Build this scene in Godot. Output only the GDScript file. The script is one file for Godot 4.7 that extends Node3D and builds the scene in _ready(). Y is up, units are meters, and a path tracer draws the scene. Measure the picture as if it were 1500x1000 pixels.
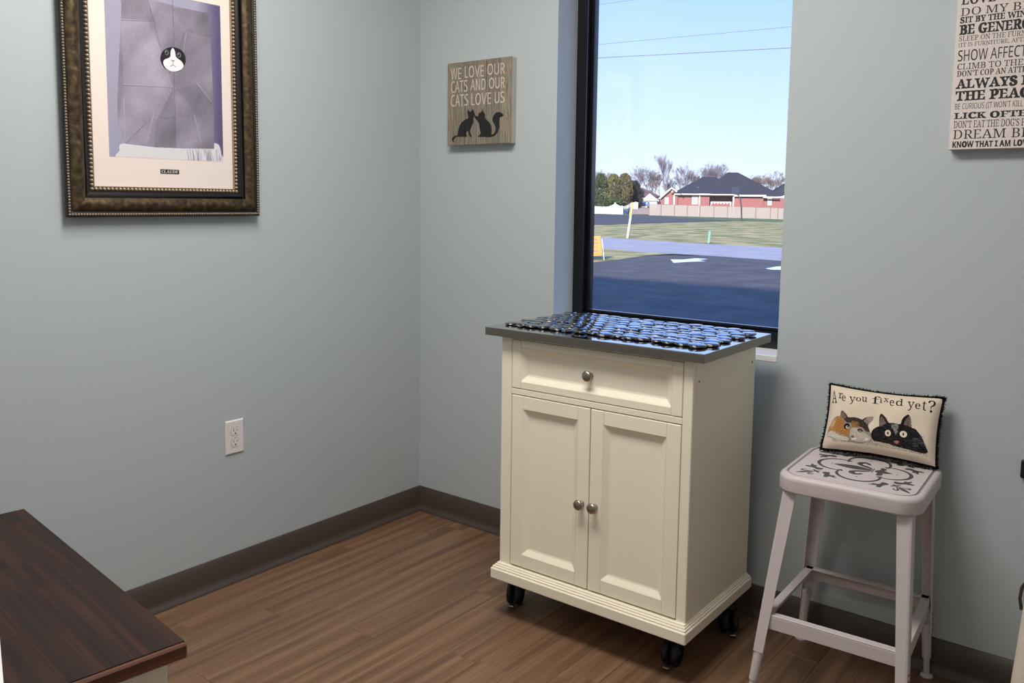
extends Node3D

# ---------------------------------------------------------------- helpers: nodes and materials
var used := {}
var rng := RandomNumberGenerator.new()
var M := {}
var fonts := {}

func numbered(called: String) -> String:
	if not used.has(called):
		used[called] = 0
		return called
	used[called] += 1
	return "%s_%03d" % [called, used[called]]

func thing(called: String, label: String, category: String, at := Vector3.ZERO, turn := 0.0, group := "") -> Node3D:
	var o := Node3D.new()
	o.name = numbered(called)
	add_child(o)
	o.position = at
	o.rotation.y = turn
	tag(o, label, category, group)
	return o

func tag(o: Node3D, label: String, category: String, group := "") -> void:
	o.set_meta("label", label)
	o.set_meta("category", category)
	if group != "":
		o.set_meta("group", group)

func part(parent: Node, called: String, mesh: Mesh, m: Material, at := Vector3.ZERO, turn := Vector3.ZERO) -> MeshInstance3D:
	var o := MeshInstance3D.new()
	o.name = called if parent != self else numbered(called)
	o.mesh = mesh
	o.material_override = m
	o.position = at
	o.rotation = turn
	o.cast_shadow = GeometryInstance3D.SHADOW_CASTING_SETTING_ON
	parent.add_child(o, true)
	return o

func structure(called: String, mesh: Mesh, m: Material, at := Vector3.ZERO) -> MeshInstance3D:
	var o := part(self, called, mesh, m, at)
	o.set_meta("kind", "structure")
	return o

func mat(c: Color, rough := 0.6, metal := 0.0, spec := 0.5) -> StandardMaterial3D:
	var m := StandardMaterial3D.new()
	m.albedo_color = c
	m.roughness = rough
	m.metallic = metal
	m.metallic_specular = spec
	return m

func c8(r: float, g: float, b: float) -> Color:
	return Color(r / 255.0, g / 255.0, b / 255.0)

func textured(img: Image, rough := 0.6, metal := 0.0) -> StandardMaterial3D:
	var m := mat(Color.WHITE, rough, metal)
	m.albedo_texture = ImageTexture.create_from_image(img)
	return m

func noise(seed_: int, freq: float, octaves := 4) -> FastNoiseLite:
	var n := FastNoiseLite.new()
	n.noise_type = FastNoiseLite.TYPE_SIMPLEX_SMOOTH
	n.seed = seed_
	n.frequency = freq
	n.fractal_octaves = octaves
	return n

func ramp_texture(seed_: int, freq: float, colors: Array, size := 512, octaves := 5) -> NoiseTexture2D:
	var t := NoiseTexture2D.new()
	t.width = size
	t.height = size
	t.seamless = true
	t.noise = noise(seed_, freq, octaves)
	var g := Gradient.new()
	var off := PackedFloat32Array()
	var cs := PackedColorArray()
	for k in colors.size():
		off.append(float(k) / (colors.size() - 1))
		cs.append(colors[k])
	g.offsets = off
	g.colors = cs
	t.color_ramp = g
	return t

func bump(m: StandardMaterial3D, seed_: int, freq: float, strength: float, scale: float) -> void:
	var t := NoiseTexture2D.new()
	t.width = 256
	t.height = 256
	t.seamless = true
	t.as_normal_map = true
	t.bump_strength = strength
	t.noise = noise(seed_, freq, 3)
	m.normal_enabled = true
	m.normal_texture = t
	m.uv1_triplanar = true
	m.uv1_world_triplanar = true
	m.uv1_scale = Vector3.ONE * scale

# ---------------------------------------------------------------- helpers: shapes
func begin(smooth := false) -> SurfaceTool:
	var st := SurfaceTool.new()
	st.begin(Mesh.PRIMITIVE_TRIANGLES)
	st.set_smooth_group(0 if smooth else -1)
	return st

func done(st: SurfaceTool) -> ArrayMesh:
	st.generate_normals()
	return st.commit()

func tri(st: SurfaceTool, a: Vector3, b: Vector3, c: Vector3, inside: Vector3) -> void:
	# wound so that the face looks away from the point inside
	if (b - a).cross(c - a).dot((a + b + c) / 3.0 - inside) > 0.0:
		st.add_vertex(a); st.add_vertex(c); st.add_vertex(b)
	else:
		st.add_vertex(a); st.add_vertex(b); st.add_vertex(c)

func quad(st: SurfaceTool, a: Vector3, b: Vector3, c: Vector3, d: Vector3, inside: Vector3) -> void:
	tri(st, a, b, c, inside)
	tri(st, a, c, d, inside)

func add_box(st: SurfaceTool, lo: Vector3, hi: Vector3, bevel := 0.0, t := Transform3D.IDENTITY) -> void:
	var c := (lo + hi) / 2.0
	var h := (hi - lo).abs() / 2.0
	var e: float = min(bevel, min(h.x, min(h.y, h.z)) * 0.49)
	var mid := t * c
	for ax in 3:
		var u := (ax + 1) % 3
		var v := (ax + 2) % 3
		for s in [-1.0, 1.0]:
			var q := []
			for k in [[-1, -1], [1, -1], [1, 1], [-1, 1]]:
				var p := Vector3.ZERO
				p[ax] = s * h[ax]
				p[u] = k[0] * (h[u] - e)
				p[v] = k[1] * (h[v] - e)
				q.append(t * (c + p))
			quad(st, q[0], q[1], q[2], q[3], mid)
	if e <= 0.0:
		return
	for ax in 3:
		var u := (ax + 1) % 3
		var v := (ax + 2) % 3
		for su in [-1.0, 1.0]:
			for sv in [-1.0, 1.0]:
				var q := []
				for k in [[-1, 0], [1, 0], [1, 1], [-1, 1]]:
					var p := Vector3.ZERO
					p[ax] = k[0] * (h[ax] - e)
					p[u] = su * (h[u] - (e if k[1] == 0 else 0.0))
					p[v] = sv * (h[v] - (0.0 if k[1] == 0 else e))
					q.append(t * (c + p))
				quad(st, q[0], q[1], q[2], q[3], mid)
	for sx in [-1.0, 1.0]:
		for sy in [-1.0, 1.0]:
			for sz in [-1.0, 1.0]:
				tri(st, t * (c + Vector3(sx * h.x, sy * (h.y - e), sz * (h.z - e))), t * (c + Vector3(sx * (h.x - e), sy * h.y, sz * (h.z - e))), t * (c + Vector3(sx * (h.x - e), sy * (h.y - e), sz * h.z)), mid)

func box(lo: Vector3, hi: Vector3, bevel := 0.0) -> ArrayMesh:
	var st := begin()
	add_box(st, lo, hi, bevel)
	return done(st)

func bar_at(a: Vector3, b: Vector3, w: float, d: float, side: Vector3) -> Transform3D:
	# a frame whose y runs from a to b and whose x looks to the side given
	var y := (b - a).normalized()
	var z := side.cross(y).normalized()
	var x := y.cross(z)
	return Transform3D(Basis(x, y, z), a)

func add_tube(st: SurfaceTool, path: Array, radii: Array, seg := 8, caps := true) -> void:
	var rings := []
	var side := Vector3.ZERO
	for i in path.size():
		var dirn: Vector3 = (path[min(i + 1, path.size() - 1)] - path[max(i - 1, 0)]).normalized()
		if i == 0:
			side = dirn.cross(Vector3.UP if absf(dirn.y) < 0.9 else Vector3.RIGHT).normalized()
		else:
			side = (side - dirn * side.dot(dirn)).normalized()
		var up := dirn.cross(side)
		var ring := []
		var r: float = radii[min(i, radii.size() - 1)]
		for k in seg:
			var a := TAU * k / seg
			ring.append(path[i] + (side * cos(a) + up * sin(a)) * r)
		rings.append(ring)
	for i in path.size() - 1:
		var mid: Vector3 = (path[i] + path[i + 1]) / 2.0
		for k in seg:
			var k2 := (k + 1) % seg
			quad(st, rings[i][k], rings[i][k2], rings[i + 1][k2], rings[i + 1][k], mid)
	if caps:
		st.set_smooth_group(-1)
		for e in [0, path.size() - 1]:
			var inner: Vector3 = path[1] if e == 0 else path[e - 1]
			for k in range(1, seg - 1):
				tri(st, rings[e][0], rings[e][k], rings[e][k + 1], inner)

func tube(path: Array, radii: Array, seg := 10) -> ArrayMesh:
	var st := begin(true)
	add_tube(st, path, radii, seg)
	return done(st)

func add_lathe(st: SurfaceTool, profile: Array, seg := 20, t := Transform3D.IDENTITY) -> void:
	# profile of Vector2(radius, height) from bottom to top
	for i in profile.size() - 1:
		var a: Vector2 = profile[i]
		var b: Vector2 = profile[i + 1]
		var inside_y := (a.y + b.y) / 2.0
		var inside_r := 0.0
		if absf(b.y - a.y) < 1e-6:
			inside_y = a.y + (-1.0 if b.x < a.x else 1.0)
		for k in seg:
			var p := TAU * k / seg
			var q := TAU * (k + 1) / seg
			var P := Vector3(cos(p), 0, sin(p))
			var Q := Vector3(cos(q), 0, sin(q))
			var va := t * (P * a.x + Vector3.UP * a.y)
			var vb := t * (Q * a.x + Vector3.UP * a.y)
			var vc := t * (Q * b.x + Vector3.UP * b.y)
			var vd := t * (P * b.x + Vector3.UP * b.y)
			var inn := t * Vector3(inside_r, inside_y, 0)
			if a.x > 1e-6:
				tri(st, va, vb, vc, inn)
			if b.x > 1e-6:
				tri(st, va, vc, vd, inn)

func lathe(profile: Array, seg := 20, smooth := true) -> ArrayMesh:
	var st := begin(smooth)
	add_lathe(st, profile, seg)
	return done(st)

func rrect(hx: float, hz: float, r: float, seg := 6) -> Array:
	var out := []
	for q in [[1, 1, 0.0], [-1, 1, 90.0], [-1, -1, 180.0], [1, -1, 270.0]]:
		for k in seg + 1:
			var a := deg_to_rad(q[2] + 90.0 * k / seg)
			out.append(Vector2(q[0] * (hx - r) + r * cos(a), q[1] * (hz - r) + r * sin(a)))
	return out

func loft(levels: Array, smooth := true, cap_low := true, cap_high := true, seg := 6) -> ArrayMesh:
	# levels: [half x, half z, corner radius, y], from low to high
	var st := begin(smooth)
	var rings := []
	for l in levels:
		var ring := []
		for p in rrect(l[0], l[1], l[2], seg):
			ring.append(Vector3(p.x, l[3], p.y))
		rings.append(ring)
	var n: int = rings[0].size()
	for i in levels.size() - 1:
		var mid := Vector3(0, (levels[i][3] + levels[i + 1][3]) / 2.0, 0)
		if absf(levels[i + 1][3] - levels[i][3]) < 1e-6:
			mid.y += -1.0 if levels[i + 1][0] < levels[i][0] else 1.0
		for k in n:
			var k2 := (k + 1) % n
			quad(st, rings[i][k], rings[i][k2], rings[i + 1][k2], rings[i + 1][k], mid)
	st.set_smooth_group(-1)
	if cap_low:
		for k in n:
			tri(st, Vector3(0, levels[0][3], 0), rings[0][k], rings[0][(k + 1) % n], Vector3(0, levels[0][3] + 1.0, 0))
	if cap_high:
		var e := levels.size() - 1
		for k in n:
			tri(st, Vector3(0, levels[e][3], 0), rings[e][k], rings[e][(k + 1) % n], Vector3(0, levels[e][3] - 1.0, 0))
	return done(st)

func prism(pts: Array, depth: float, smooth := false) -> ArrayMesh:
	# polygon in x, y given thickness along z from 0 to depth
	var st := begin(smooth)
	var poly := PackedVector2Array(pts)
	var idx := Geometry2D.triangulate_polygon(poly)
	for k in range(0, idx.size(), 3):
		for z in [0.0, depth]:
			var a := poly[idx[k]]; var b := poly[idx[k + 1]]; var c := poly[idx[k + 2]]
			tri(st, Vector3(a.x, a.y, z), Vector3(b.x, b.y, z), Vector3(c.x, c.y, z), Vector3(a.x, a.y, depth / 2.0))
	var clockwise := Geometry2D.is_polygon_clockwise(poly)
	for k in poly.size():
		var a := poly[k]; var b := poly[(k + 1) % poly.size()]
		var nrm := Vector2(b.y - a.y, a.x - b.x) * (-1.0 if clockwise else 1.0)
		var mid := (a + b) / 2.0 - nrm
		quad(st, Vector3(a.x, a.y, 0), Vector3(b.x, b.y, 0), Vector3(b.x, b.y, depth), Vector3(a.x, a.y, depth), Vector3(mid.x, mid.y, depth / 2.0))
	return done(st)

func face_uv(w: float, h: float, z := 0.0, u0 := 0.0, u1 := 1.0, x0 := 0.0) -> ArrayMesh:
	# a flat sheet in x, y whose lower left corner is (x0, 0); u runs right, v runs down
	var st := SurfaceTool.new()
	st.begin(Mesh.PRIMITIVE_TRIANGLES)
	for k in [[0, 0], [0, 1], [1, 1], [0, 0], [1, 1], [1, 0]]:
		st.set_normal(Vector3(0, 0, 1))
		st.set_uv(Vector2(lerpf(u0, u1, k[0]), 1.0 - k[1]))
		st.add_vertex(Vector3(x0 + k[0] * w, k[1] * h, z))
	return st.commit()

func slab_uv(lo: Vector3, hi: Vector3, bevel: float, uv_of: Callable) -> ArrayMesh:
	# a bevelled box with texture coordinates from uv_of(position)
	var src := box(lo, hi, bevel)
	var st := SurfaceTool.new()
	st.begin(Mesh.PRIMITIVE_TRIANGLES)
	var a := src.surface_get_arrays(0)
	var vs: PackedVector3Array = a[Mesh.ARRAY_VERTEX]
	var ns: PackedVector3Array = a[Mesh.ARRAY_NORMAL]
	for k in vs.size():
		st.set_normal(ns[k])
		st.set_uv(uv_of.call(vs[k]))
		st.add_vertex(vs[k])
	return st.commit()

# ---------------------------------------------------------------- helpers: drawing prints
func fill_poly(img: Image, pts: Array, col: Color) -> void:
	var y0 := 1e9
	var y1 := -1e9
	for p in pts:
		y0 = minf(y0, p.y); y1 = maxf(y1, p.y)
	var w := img.get_width()
	for y in range(maxi(0, int(floor(y0))), mini(img.get_height() - 1, int(ceil(y1))) + 1):
		var yc := y + 0.5
		var xs := []
		for k in pts.size():
			var a: Vector2 = pts[k]
			var b: Vector2 = pts[(k + 1) % pts.size()]
			if (a.y <= yc) != (b.y <= yc):
				xs.append(a.x + (yc - a.y) / (b.y - a.y) * (b.x - a.x))
		xs.sort()
		for k in range(0, xs.size() - 1, 2):
			var xa := clampi(int(round(xs[k])), 0, w)
			var xb := clampi(int(round(xs[k + 1])), 0, w)
			if xb > xa:
				img.fill_rect(Rect2i(xa, y, xb - xa, 1), col)

func mapped(pts: Array, f: Callable) -> Array:
	var out := []
	for p in pts:
		out.append(f.call(p[0], p[1]))
	return out

func smooth_loop(pts: Array, n := 5) -> Array:
	# a closed curve through the points given
	var out := []
	var s := pts.size()
	for i in s:
		for k in n:
			out.append((pts[i] as Vector2).cubic_interpolate(pts[(i + 1) % s], pts[(i + s - 1) % s], pts[(i + 2) % s], float(k) / n))
	return out

func oval(c: Vector2, rx: float, ry: float, turn := 0.0, n := 24) -> Array:
	var out := []
	for k in n:
		out.append(c + Vector2(cos(TAU * k / n) * rx, sin(TAU * k / n) * ry).rotated(turn))
	return out

func stroke(a: Vector2, b: Vector2, wa: float, wb: float) -> Array:
	var n := (b - a).orthogonal().normalized()
	return [a + n * wa, b + n * wb, b - n * wb, a - n * wa]

func font(family: String, weight: int) -> SystemFont:
	var key := family + str(weight)
	if not fonts.has(key):
		var f := SystemFont.new()
		f.font_names = PackedStringArray([family])
		f.font_weight = weight
		fonts[key] = f
	return fonts[key]

func print_text(img: Image, text: String, f: Font, col: Color, place: Callable, grow := 0.0) -> void:
	# fills the words' outlines; place takes (0..1, 0..1) over the words' own box, y down
	var t := TextMesh.new()
	t.font = f
	t.text = text
	t.depth = 0.0
	t.font_size = 64
	t.curve_step = 2.0
	var a := t.surface_get_arrays(0)
	var vs: PackedVector3Array = a[Mesh.ARRAY_VERTEX]
	var ix: PackedInt32Array = a[Mesh.ARRAY_INDEX]
	var lo := Vector2(1e9, 1e9)
	var hi := -lo
	for v in vs:
		lo = lo.min(Vector2(v.x, v.y)); hi = hi.max(Vector2(v.x, v.y))
	for k in range(0, ix.size(), 3):
		var q := []
		for j in 3:
			var v := vs[ix[k + j]]
			q.append(place.call((v.x - lo.x) / (hi.x - lo.x), (hi.y - v.y) / (hi.y - lo.y)))
		if grow > 0.0:
			var c: Vector2 = (q[0] + q[1] + q[2]) / 3.0
			for j in 3:
				q[j] += (q[j] - c).normalized() * grow
		fill_poly(img, q, col)

func in_box(x: float, y: float, w: float, h: float) -> Callable:
	return func(u: float, v: float) -> Vector2: return Vector2(x + u * w, y + v * h)

# ---------------------------------------------------------------- the scene
const GROUND := -0.5

func _ready() -> void:
	rng.seed = 7
	camera_and_light()
	materials()
	room()
	window()
	ceiling_lights()
	kitchen_cart()
	pebble_mat()
	stool()
	pillow()
	framed_picture()
	cat_sign()
	quote_sign()
	outlet()
	storage_bench()
	edge_things()
	outside_ground()
	red_house()
	fences_and_garage()
	street_things()
	trees()

func camera_and_light() -> void:
	var cam := Camera3D.new()
	cam.name = "camera"
	add_child(cam)
	cam.position = Vector3(2.44104, 1.2939, 2.53786)
	cam.basis = Basis.from_euler(Vector3(-0.101954, 0.670760, 0.011126))
	var f := 1254.685
	cam.near = 0.05
	cam.far = 600.0
	cam.projection = Camera3D.PROJECTION_FRUSTUM
	cam.size = 2.0 * cam.near * 500.0 / f
	cam.frustum_offset = Vector2((750.0 - 734.273) / f, (423.083 - 500.0) / f) * cam.near
	cam.current = true

	var we := WorldEnvironment.new()
	we.name = "world"
	add_child(we)
	var env := Environment.new()
	env.tonemap_mode = Environment.TONE_MAPPER_LINEAR
	env.tonemap_exposure = 1.0
	env.background_mode = Environment.BG_SKY
	var sky := Sky.new()
	var sm := ProceduralSkyMaterial.new()
	sm.sky_top_color = Color(0.30, 0.62, 1.07)
	sm.sky_horizon_color = Color(0.82, 0.875, 0.95)
	sm.sky_curve = 0.18
	sm.sky_energy_multiplier = 1.23
	sm.ground_bottom_color = Color(0.30, 0.29, 0.28)
	sm.ground_horizon_color = Color(0.42, 0.42, 0.42)
	sky.sky_material = sm
	env.sky = sky
	env.sdfgi_enabled = true
	env.ssao_enabled = true
	env.ssil_enabled = true
	we.environment = env

	var sun := DirectionalLight3D.new()
	sun.name = "sun"
	add_child(sun)
	sun.light_color = Color(1.0, 0.95, 0.91)
	sun.light_energy = 3.2
	sun.light_angular_distance = 1.6
	sun.shadow_enabled = true
	sun.sky_mode = DirectionalLight3D.SKY_MODE_LIGHT_ONLY
	sun.basis = Basis.looking_at(Vector3(-0.28, -0.37, -0.88).normalized(), Vector3.UP)

func materials() -> void:
	M.wall = mat(c8(183, 191, 193), 0.5, 0.0, 0.35)
	bump(M.wall, 3, 0.12, 0.22, 6.0)
	M.ceiling = mat(c8(232, 230, 224), 0.9)
	M.base = mat(c8(74, 63, 56), 0.45, 0.0, 0.45)
	M.dark_frame = mat(c8(24, 24, 28), 0.16, 0.2)
	M.sill = mat(c8(226, 224, 216), 0.5)
	M.cream = mat(c8(246, 237, 216), 0.38, 0.0, 0.5)
	M.steel = mat(c8(200, 199, 197), 0.07, 1.0)
	M.steel_edge = mat(c8(140, 134, 126), 0.4, 1.0)
	M.nickel = mat(c8(165, 158, 148), 0.3, 1.0)
	M.rubber = mat(c8(20, 20, 21), 0.45)
	M.black = mat(c8(16, 15, 15), 0.5)
	M.gap = mat(c8(70, 60, 40), 0.8)
	M.white_plastic = mat(c8(232, 222, 219), 0.35)
	M.stool = mat(c8(203, 192, 192), 0.42, 0.0, 0.45)
	M.glass = mat(Color(0.9, 0.95, 1.0, 0.04), 0.0)
	M.glass.transparency = BaseMaterial3D.TRANSPARENCY_ALPHA
	var pm := mat(c8(46, 44, 43), 0.05, 0.0, 0.7)
	pm.clearcoat_enabled = true
	pm.clearcoat = 1.0
	pm.clearcoat_roughness = 0.03
	M.pebble = pm
	M.wood = textured(wood_image(512, 1024, c8(121, 92, 69), c8(142, 111, 85), c8(97, 71, 53), 11), 0.42)
	M.bench_wood = textured(wood_image(512, 1024, c8(48, 31, 25), c8(74, 43, 30), c8(34, 24, 22), 23), 0.42)
	M.bench_wood.metallic_specular = 0.32
	M.bench_edge = textured(wood_image(128, 256, c8(88, 52, 36), c8(112, 68, 46), c8(62, 36, 27), 29), 0.28)
	var bz := mat(Color.WHITE, 0.42, 0.55)
	bz.albedo_texture = ramp_texture(5, 0.03, [c8(34, 27, 20), c8(66, 53, 37), c8(92, 75, 53), c8(138, 118, 90)], 256, 5)
	bz.uv1_triplanar = true
	bz.uv1_scale = Vector3(5.0, 5.0, 5.0)
	M.bronze = bz
	M.frame_black = mat(c8(26, 23, 21), 0.35)
	M.bead = mat(c8(160, 143, 120), 0.35, 0.5)
	M.rope = mat(c8(136, 121, 100), 0.4, 0.5)

func wood_image(w: int, h: int, base: Color, pale: Color, dark: Color, seed_: int) -> Image:
	# grain runs along v
	var img := Image.create(w, h, false, Image.FORMAT_RGB8)
	var n1 := noise(seed_, 1.0, 3)
	var n2 := noise(seed_ + 1, 1.0, 3)
	var n3 := noise(seed_ + 2, 1.0, 2)
	for y in h:
		for x in w:
			var X := float(x) / w
			var Y := float(y) / h
			var broad := n1.get_noise_2d(X * 16.0 + 0.15 * n3.get_noise_2d(X * 3.0, Y * 2.0), Y * 0.9)
			var fine := n2.get_noise_2d(X * 95.0, Y * 3.2)
			var c := base
			c = c.lerp(pale, clampf(broad * 1.5, 0.0, 1.0)).lerp(dark, clampf(-broad * 1.6, 0.0, 1.0))
			c = c.lerp(dark, clampf(fine * 0.75, 0.0, 0.5)).lerp(pale, clampf(-fine * 0.5, 0.0, 0.35))
			img.set_pixel(x, y, c)
	return img

# ---------------------------------------------------------------- room shell
const ROOM_X := 3.3
const ROOM_Z := 3.3
const ROOM_Y := 2.7
const WIN_X0 := 0.670
const WIN_X1 := 1.501
const WIN_Y0 := 0.834
const WIN_Y1 := 2.25

func room() -> void:
	var fl := structure("floor", box(Vector3(-0.2, -0.12, -0.25), Vector3(ROOM_X + 0.2, -0.008, ROOM_Z + 0.2)), mat(c8(60, 48, 38), 0.9))
	# planks run along z
	var pw := 0.107
	var x := 0.005
	var row := 0
	while x < ROOM_X - 0.002:
		var x1 := minf(x + pw, ROOM_X - 0.002)
		var z := 0.004 - fmod(row * 0.437 + 0.61, 1.22)
		while z < ROOM_Z:
			var za := maxf(z, 0.004)
			var zb := minf(z + 1.22, ROOM_Z - 0.004)
			if zb - za > 0.02:
				part(fl, "plank", plank(x, x1, za, zb), M.wood)
			z += 1.22
		x += pw
		row += 1
	var st := begin()
	add_box(st, Vector3(-0.25, -0.12, -0.25), Vector3(0, ROOM_Y, ROOM_Z + 0.25))
	structure("wall_left", done(st), M.wall)
	st = begin()
	var t := 0.25
	add_box(st, Vector3(0, -0.12, -t), Vector3(WIN_X0, ROOM_Y, 0))
	add_box(st, Vector3(WIN_X1, -0.12, -t), Vector3(ROOM_X, ROOM_Y, 0))
	add_box(st, Vector3(WIN_X0, -0.12, -t), Vector3(WIN_X1, WIN_Y0 - 0.02, 0))
	add_box(st, Vector3(WIN_X0, WIN_Y1, -t), Vector3(WIN_X1, ROOM_Y, 0))
	structure("wall_back", done(st), M.wall)
	structure("wall_right", box(Vector3(ROOM_X, -0.12, -0.25), Vector3(ROOM_X + 0.2, ROOM_Y, ROOM_Z + 0.25)), M.wall)
	structure("wall_front", box(Vector3(0, -0.12, ROOM_Z), Vector3(ROOM_X, ROOM_Y, ROOM_Z + 0.25)), M.wall)
	structure("ceiling", box(Vector3(-0.25, ROOM_Y, -0.25), Vector3(ROOM_X + 0.2, ROOM_Y + 0.15, ROOM_Z + 0.25)), M.ceiling)
	# the building above and beside the room, whose shade lies on the car park
	structure("roof", box(Vector3(-9.0, 5.3, -0.28), Vector3(14.0, 5.8, 12.0)), mat(c8(150, 140, 128), 0.9))
	st = begin()
	add_box(st, Vector3(-9.0, GROUND, -0.26), Vector3(-0.25, 5.3, 0.0))
	add_box(st, Vector3(ROOM_X + 0.2, GROUND, -0.26), Vector3(14.0, 5.3, 0.0))
	add_box(st, Vector3(-0.25, ROOM_Y + 0.15, -0.26), Vector3(ROOM_X + 0.2, 5.3, 0.0))
	add_box(st, Vector3(-0.25, GROUND, -0.26), Vector3(ROOM_X + 0.2, -0.12, 0.0))
	structure("wall_outside", done(st), mat(c8(150, 118, 100), 0.9))
	# vinyl cove base
	var prof := [Vector2(0, 0.101), Vector2(0.0035, 0.1), Vector2(0.004, 0.03), Vector2(0.0055, 0.021), Vector2(0.0095, 0.014), Vector2(0.017, 0.0065), Vector2(0.0195, 0.002), Vector2(0.0195, 0.0)]
	structure("baseboard_left", cove(prof, true), M.base)
	structure("baseboard_back", cove(prof, false), M.base)

func cove(prof: Array, left: bool) -> ArrayMesh:
	var st := begin(true)
	for k in prof.size() - 1:
		var a: Vector2 = prof[k]
		var b: Vector2 = prof[k + 1]
		if left:
			quad(st, Vector3(a.x, a.y, a.x), Vector3(b.x, b.y, b.x), Vector3(b.x, b.y, ROOM_Z), Vector3(a.x, a.y, ROOM_Z), Vector3(-1, -0.2, 1))
		else:
			quad(st, Vector3(a.x, a.y, a.x), Vector3(b.x, b.y, b.x), Vector3(ROOM_X, b.y, b.x), Vector3(ROOM_X, a.y, a.x), Vector3(1, -0.2, -1))
	return done(st)

func plank(x0: float, x1: float, z0: float, z1: float) -> ArrayMesh:
	var e := 0.0009
	var g := 0.0003
	var off := Vector2(rng.randf(), rng.randf())
	return slab_uv(Vector3(x0 + g, -0.0079, z0 + g), Vector3(x1 - g, 0.0, z1 - g), e, func(p: Vector3) -> Vector2: return Vector2((p.x - x0) / 0.75 + off.x, (p.z - z0) / 1.6 + off.y))

func window() -> void:
	var w := Node3D.new()
	w.name = "window_1"
	w.set_meta("kind", "structure")
	add_child(w)
	var zf := -0.1207
	var zb := -0.2
	var fw := 0.042
	var yb := 0.836
	part(w, "jamb", box(Vector3(WIN_X0, yb, zb), Vector3(WIN_X0 + fw, WIN_Y1, zf), 0.002), M.dark_frame)
	part(w, "jamb", box(Vector3(WIN_X1 - fw, yb, zb), Vector3(WIN_X1, WIN_Y1, zf), 0.002), M.dark_frame)
	part(w, "rail", box(Vector3(WIN_X0 + fw, yb, zb), Vector3(WIN_X1 - fw, yb + 0.052, zf), 0.002), M.dark_frame)
	part(w, "rail", box(Vector3(WIN_X0 + fw, WIN_Y1 - 0.05, zb), Vector3(WIN_X1 - fw, WIN_Y1, zf), 0.002), M.dark_frame)
	part(w, "glazing_bead", box(Vector3(WIN_X0 + fw, yb + 0.052, -0.165), Vector3(WIN_X0 + fw + 0.014, WIN_Y1 - 0.05, -0.148), 0.002), M.dark_frame)
	part(w, "glazing_bead", box(Vector3(WIN_X0 + fw + 0.014, yb + 0.052, -0.165), Vector3(WIN_X1 - fw, yb + 0.062, -0.148), 0.002), M.dark_frame)
	var g := face_uv(WIN_X1 - WIN_X0 - 2 * fw, WIN_Y1 - yb - 0.1)
	part(w, "pane", g, M.glass, Vector3(WIN_X0 + fw, yb + 0.051, -0.16))
	var s := part(w, "window_sill", box(Vector3(WIN_X0, WIN_Y0 - 0.0199, -0.249), Vector3(WIN_X1, WIN_Y0, 0.001), 0.002), M.sill)
	s.set_meta("label", "white window sill")

func ceiling_lights() -> void:
	for a in [[1.15, 1.32, 4.5, "white ceiling panel light above the cream cart"], [1.9, 2.75, 0.6, "white ceiling panel light above the storage bench"]]:
		var t := thing("ceiling_light", a[3], "ceiling light", Vector3(a[0], ROOM_Y, a[1]), 0.0, "ceiling panel lights")
		var st := begin()
		for s in [-1.0, 1.0]:
			add_box(st, Vector3(s * 0.60 - 0.012, -0.05, -0.31), Vector3(s * 0.60 + 0.012, -0.0005, 0.31), 0.002)
			add_box(st, Vector3(-0.588, -0.05, s * 0.30 - 0.012), Vector3(0.588, -0.0005, s * 0.30 + 0.012), 0.002)
		part(t, "frame", done(st), M.sill)
		var em := mat(c8(250, 246, 238), 0.6)
		em.emission_enabled = true
		em.emission = Color(1.0, 0.98, 0.955)
		em.emission_energy_multiplier = 1.0
		part(t, "diffuser", box(Vector3(-0.588, -0.04, -0.288), Vector3(0.588, -0.03, 0.288)), em)
		var l := AreaLight3D.new()
		l.name = "panel_light"
		l.area_size = Vector2(1.15, 0.55)
		l.light_color = Color(1.0, 0.98, 0.955)
		l.light_energy = a[2]
		l.shadow_enabled = true
		l.area_range = 12.0
		l.rotation.x = -PI / 2
		l.position = Vector3(0, -0.055, 0)
		t.add_child(l)

# ---------------------------------------------------------------- cream kitchen cart
const CART_AT := Vector3(0.794, 0, 0.0873)
const CART_TURN := 0.0074
const CW := 0.7176
const CD := 0.4565

func panel_front(parent: Node, w: float, h: float, stile: float, rail: float, slope: float, sink: float) -> void:
	# frame-and-panel front in x, y, its face at z = 0 with the lower left corner at the origin
	var th := 0.018
	for s in [0.0, w - stile]:
		part(parent, "stile", box(Vector3(s, 0, -th), Vector3(s + stile, h, 0), 0.0015), M.cream)
	for s in [0.0, h - rail]:
		part(parent, "rail", box(Vector3(stile + 0.0004, s, -th), Vector3(w - stile - 0.0004, s + rail, -0.0004), 0.0012), M.cream)
	var st := begin()
	var o := [Vector3(stile, rail, -0.001), Vector3(w - stile, rail, -0.001), Vector3(w - stile, h - rail, -0.001), Vector3(stile, h - rail, -0.001)]
	var s2 := slope * 0.3
	var i1 := []
	var i2 := []
	var cc := Vector3(w / 2, h / 2, 0)
	for p in o:
		var d := Vector3(sign(cc.x - p.x), sign(cc.y - p.y), 0)
		i1.append(p + d * slope * 0.75 + Vector3(0, 0, -sink))
		i2.append(p + d * slope + Vector3(0, 0, -sink - 0.0015))
	for k in 4:
		var j := (k + 1) % 4
		quad(st, o[k], o[j], i1[j], i1[k], Vector3(cc.x, cc.y, -5.0))
		quad(st, i1[k], i1[j], i2[j], i2[k], Vector3(cc.x, cc.y, -5.0))
	part(parent, "molding", done(st), M.cream)
	part(parent, "panel", box(Vector3(stile, rail, -th + 0.002), Vector3(w - stile, h - rail, -sink - 0.0026), 0.0), M.cream)

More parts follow.
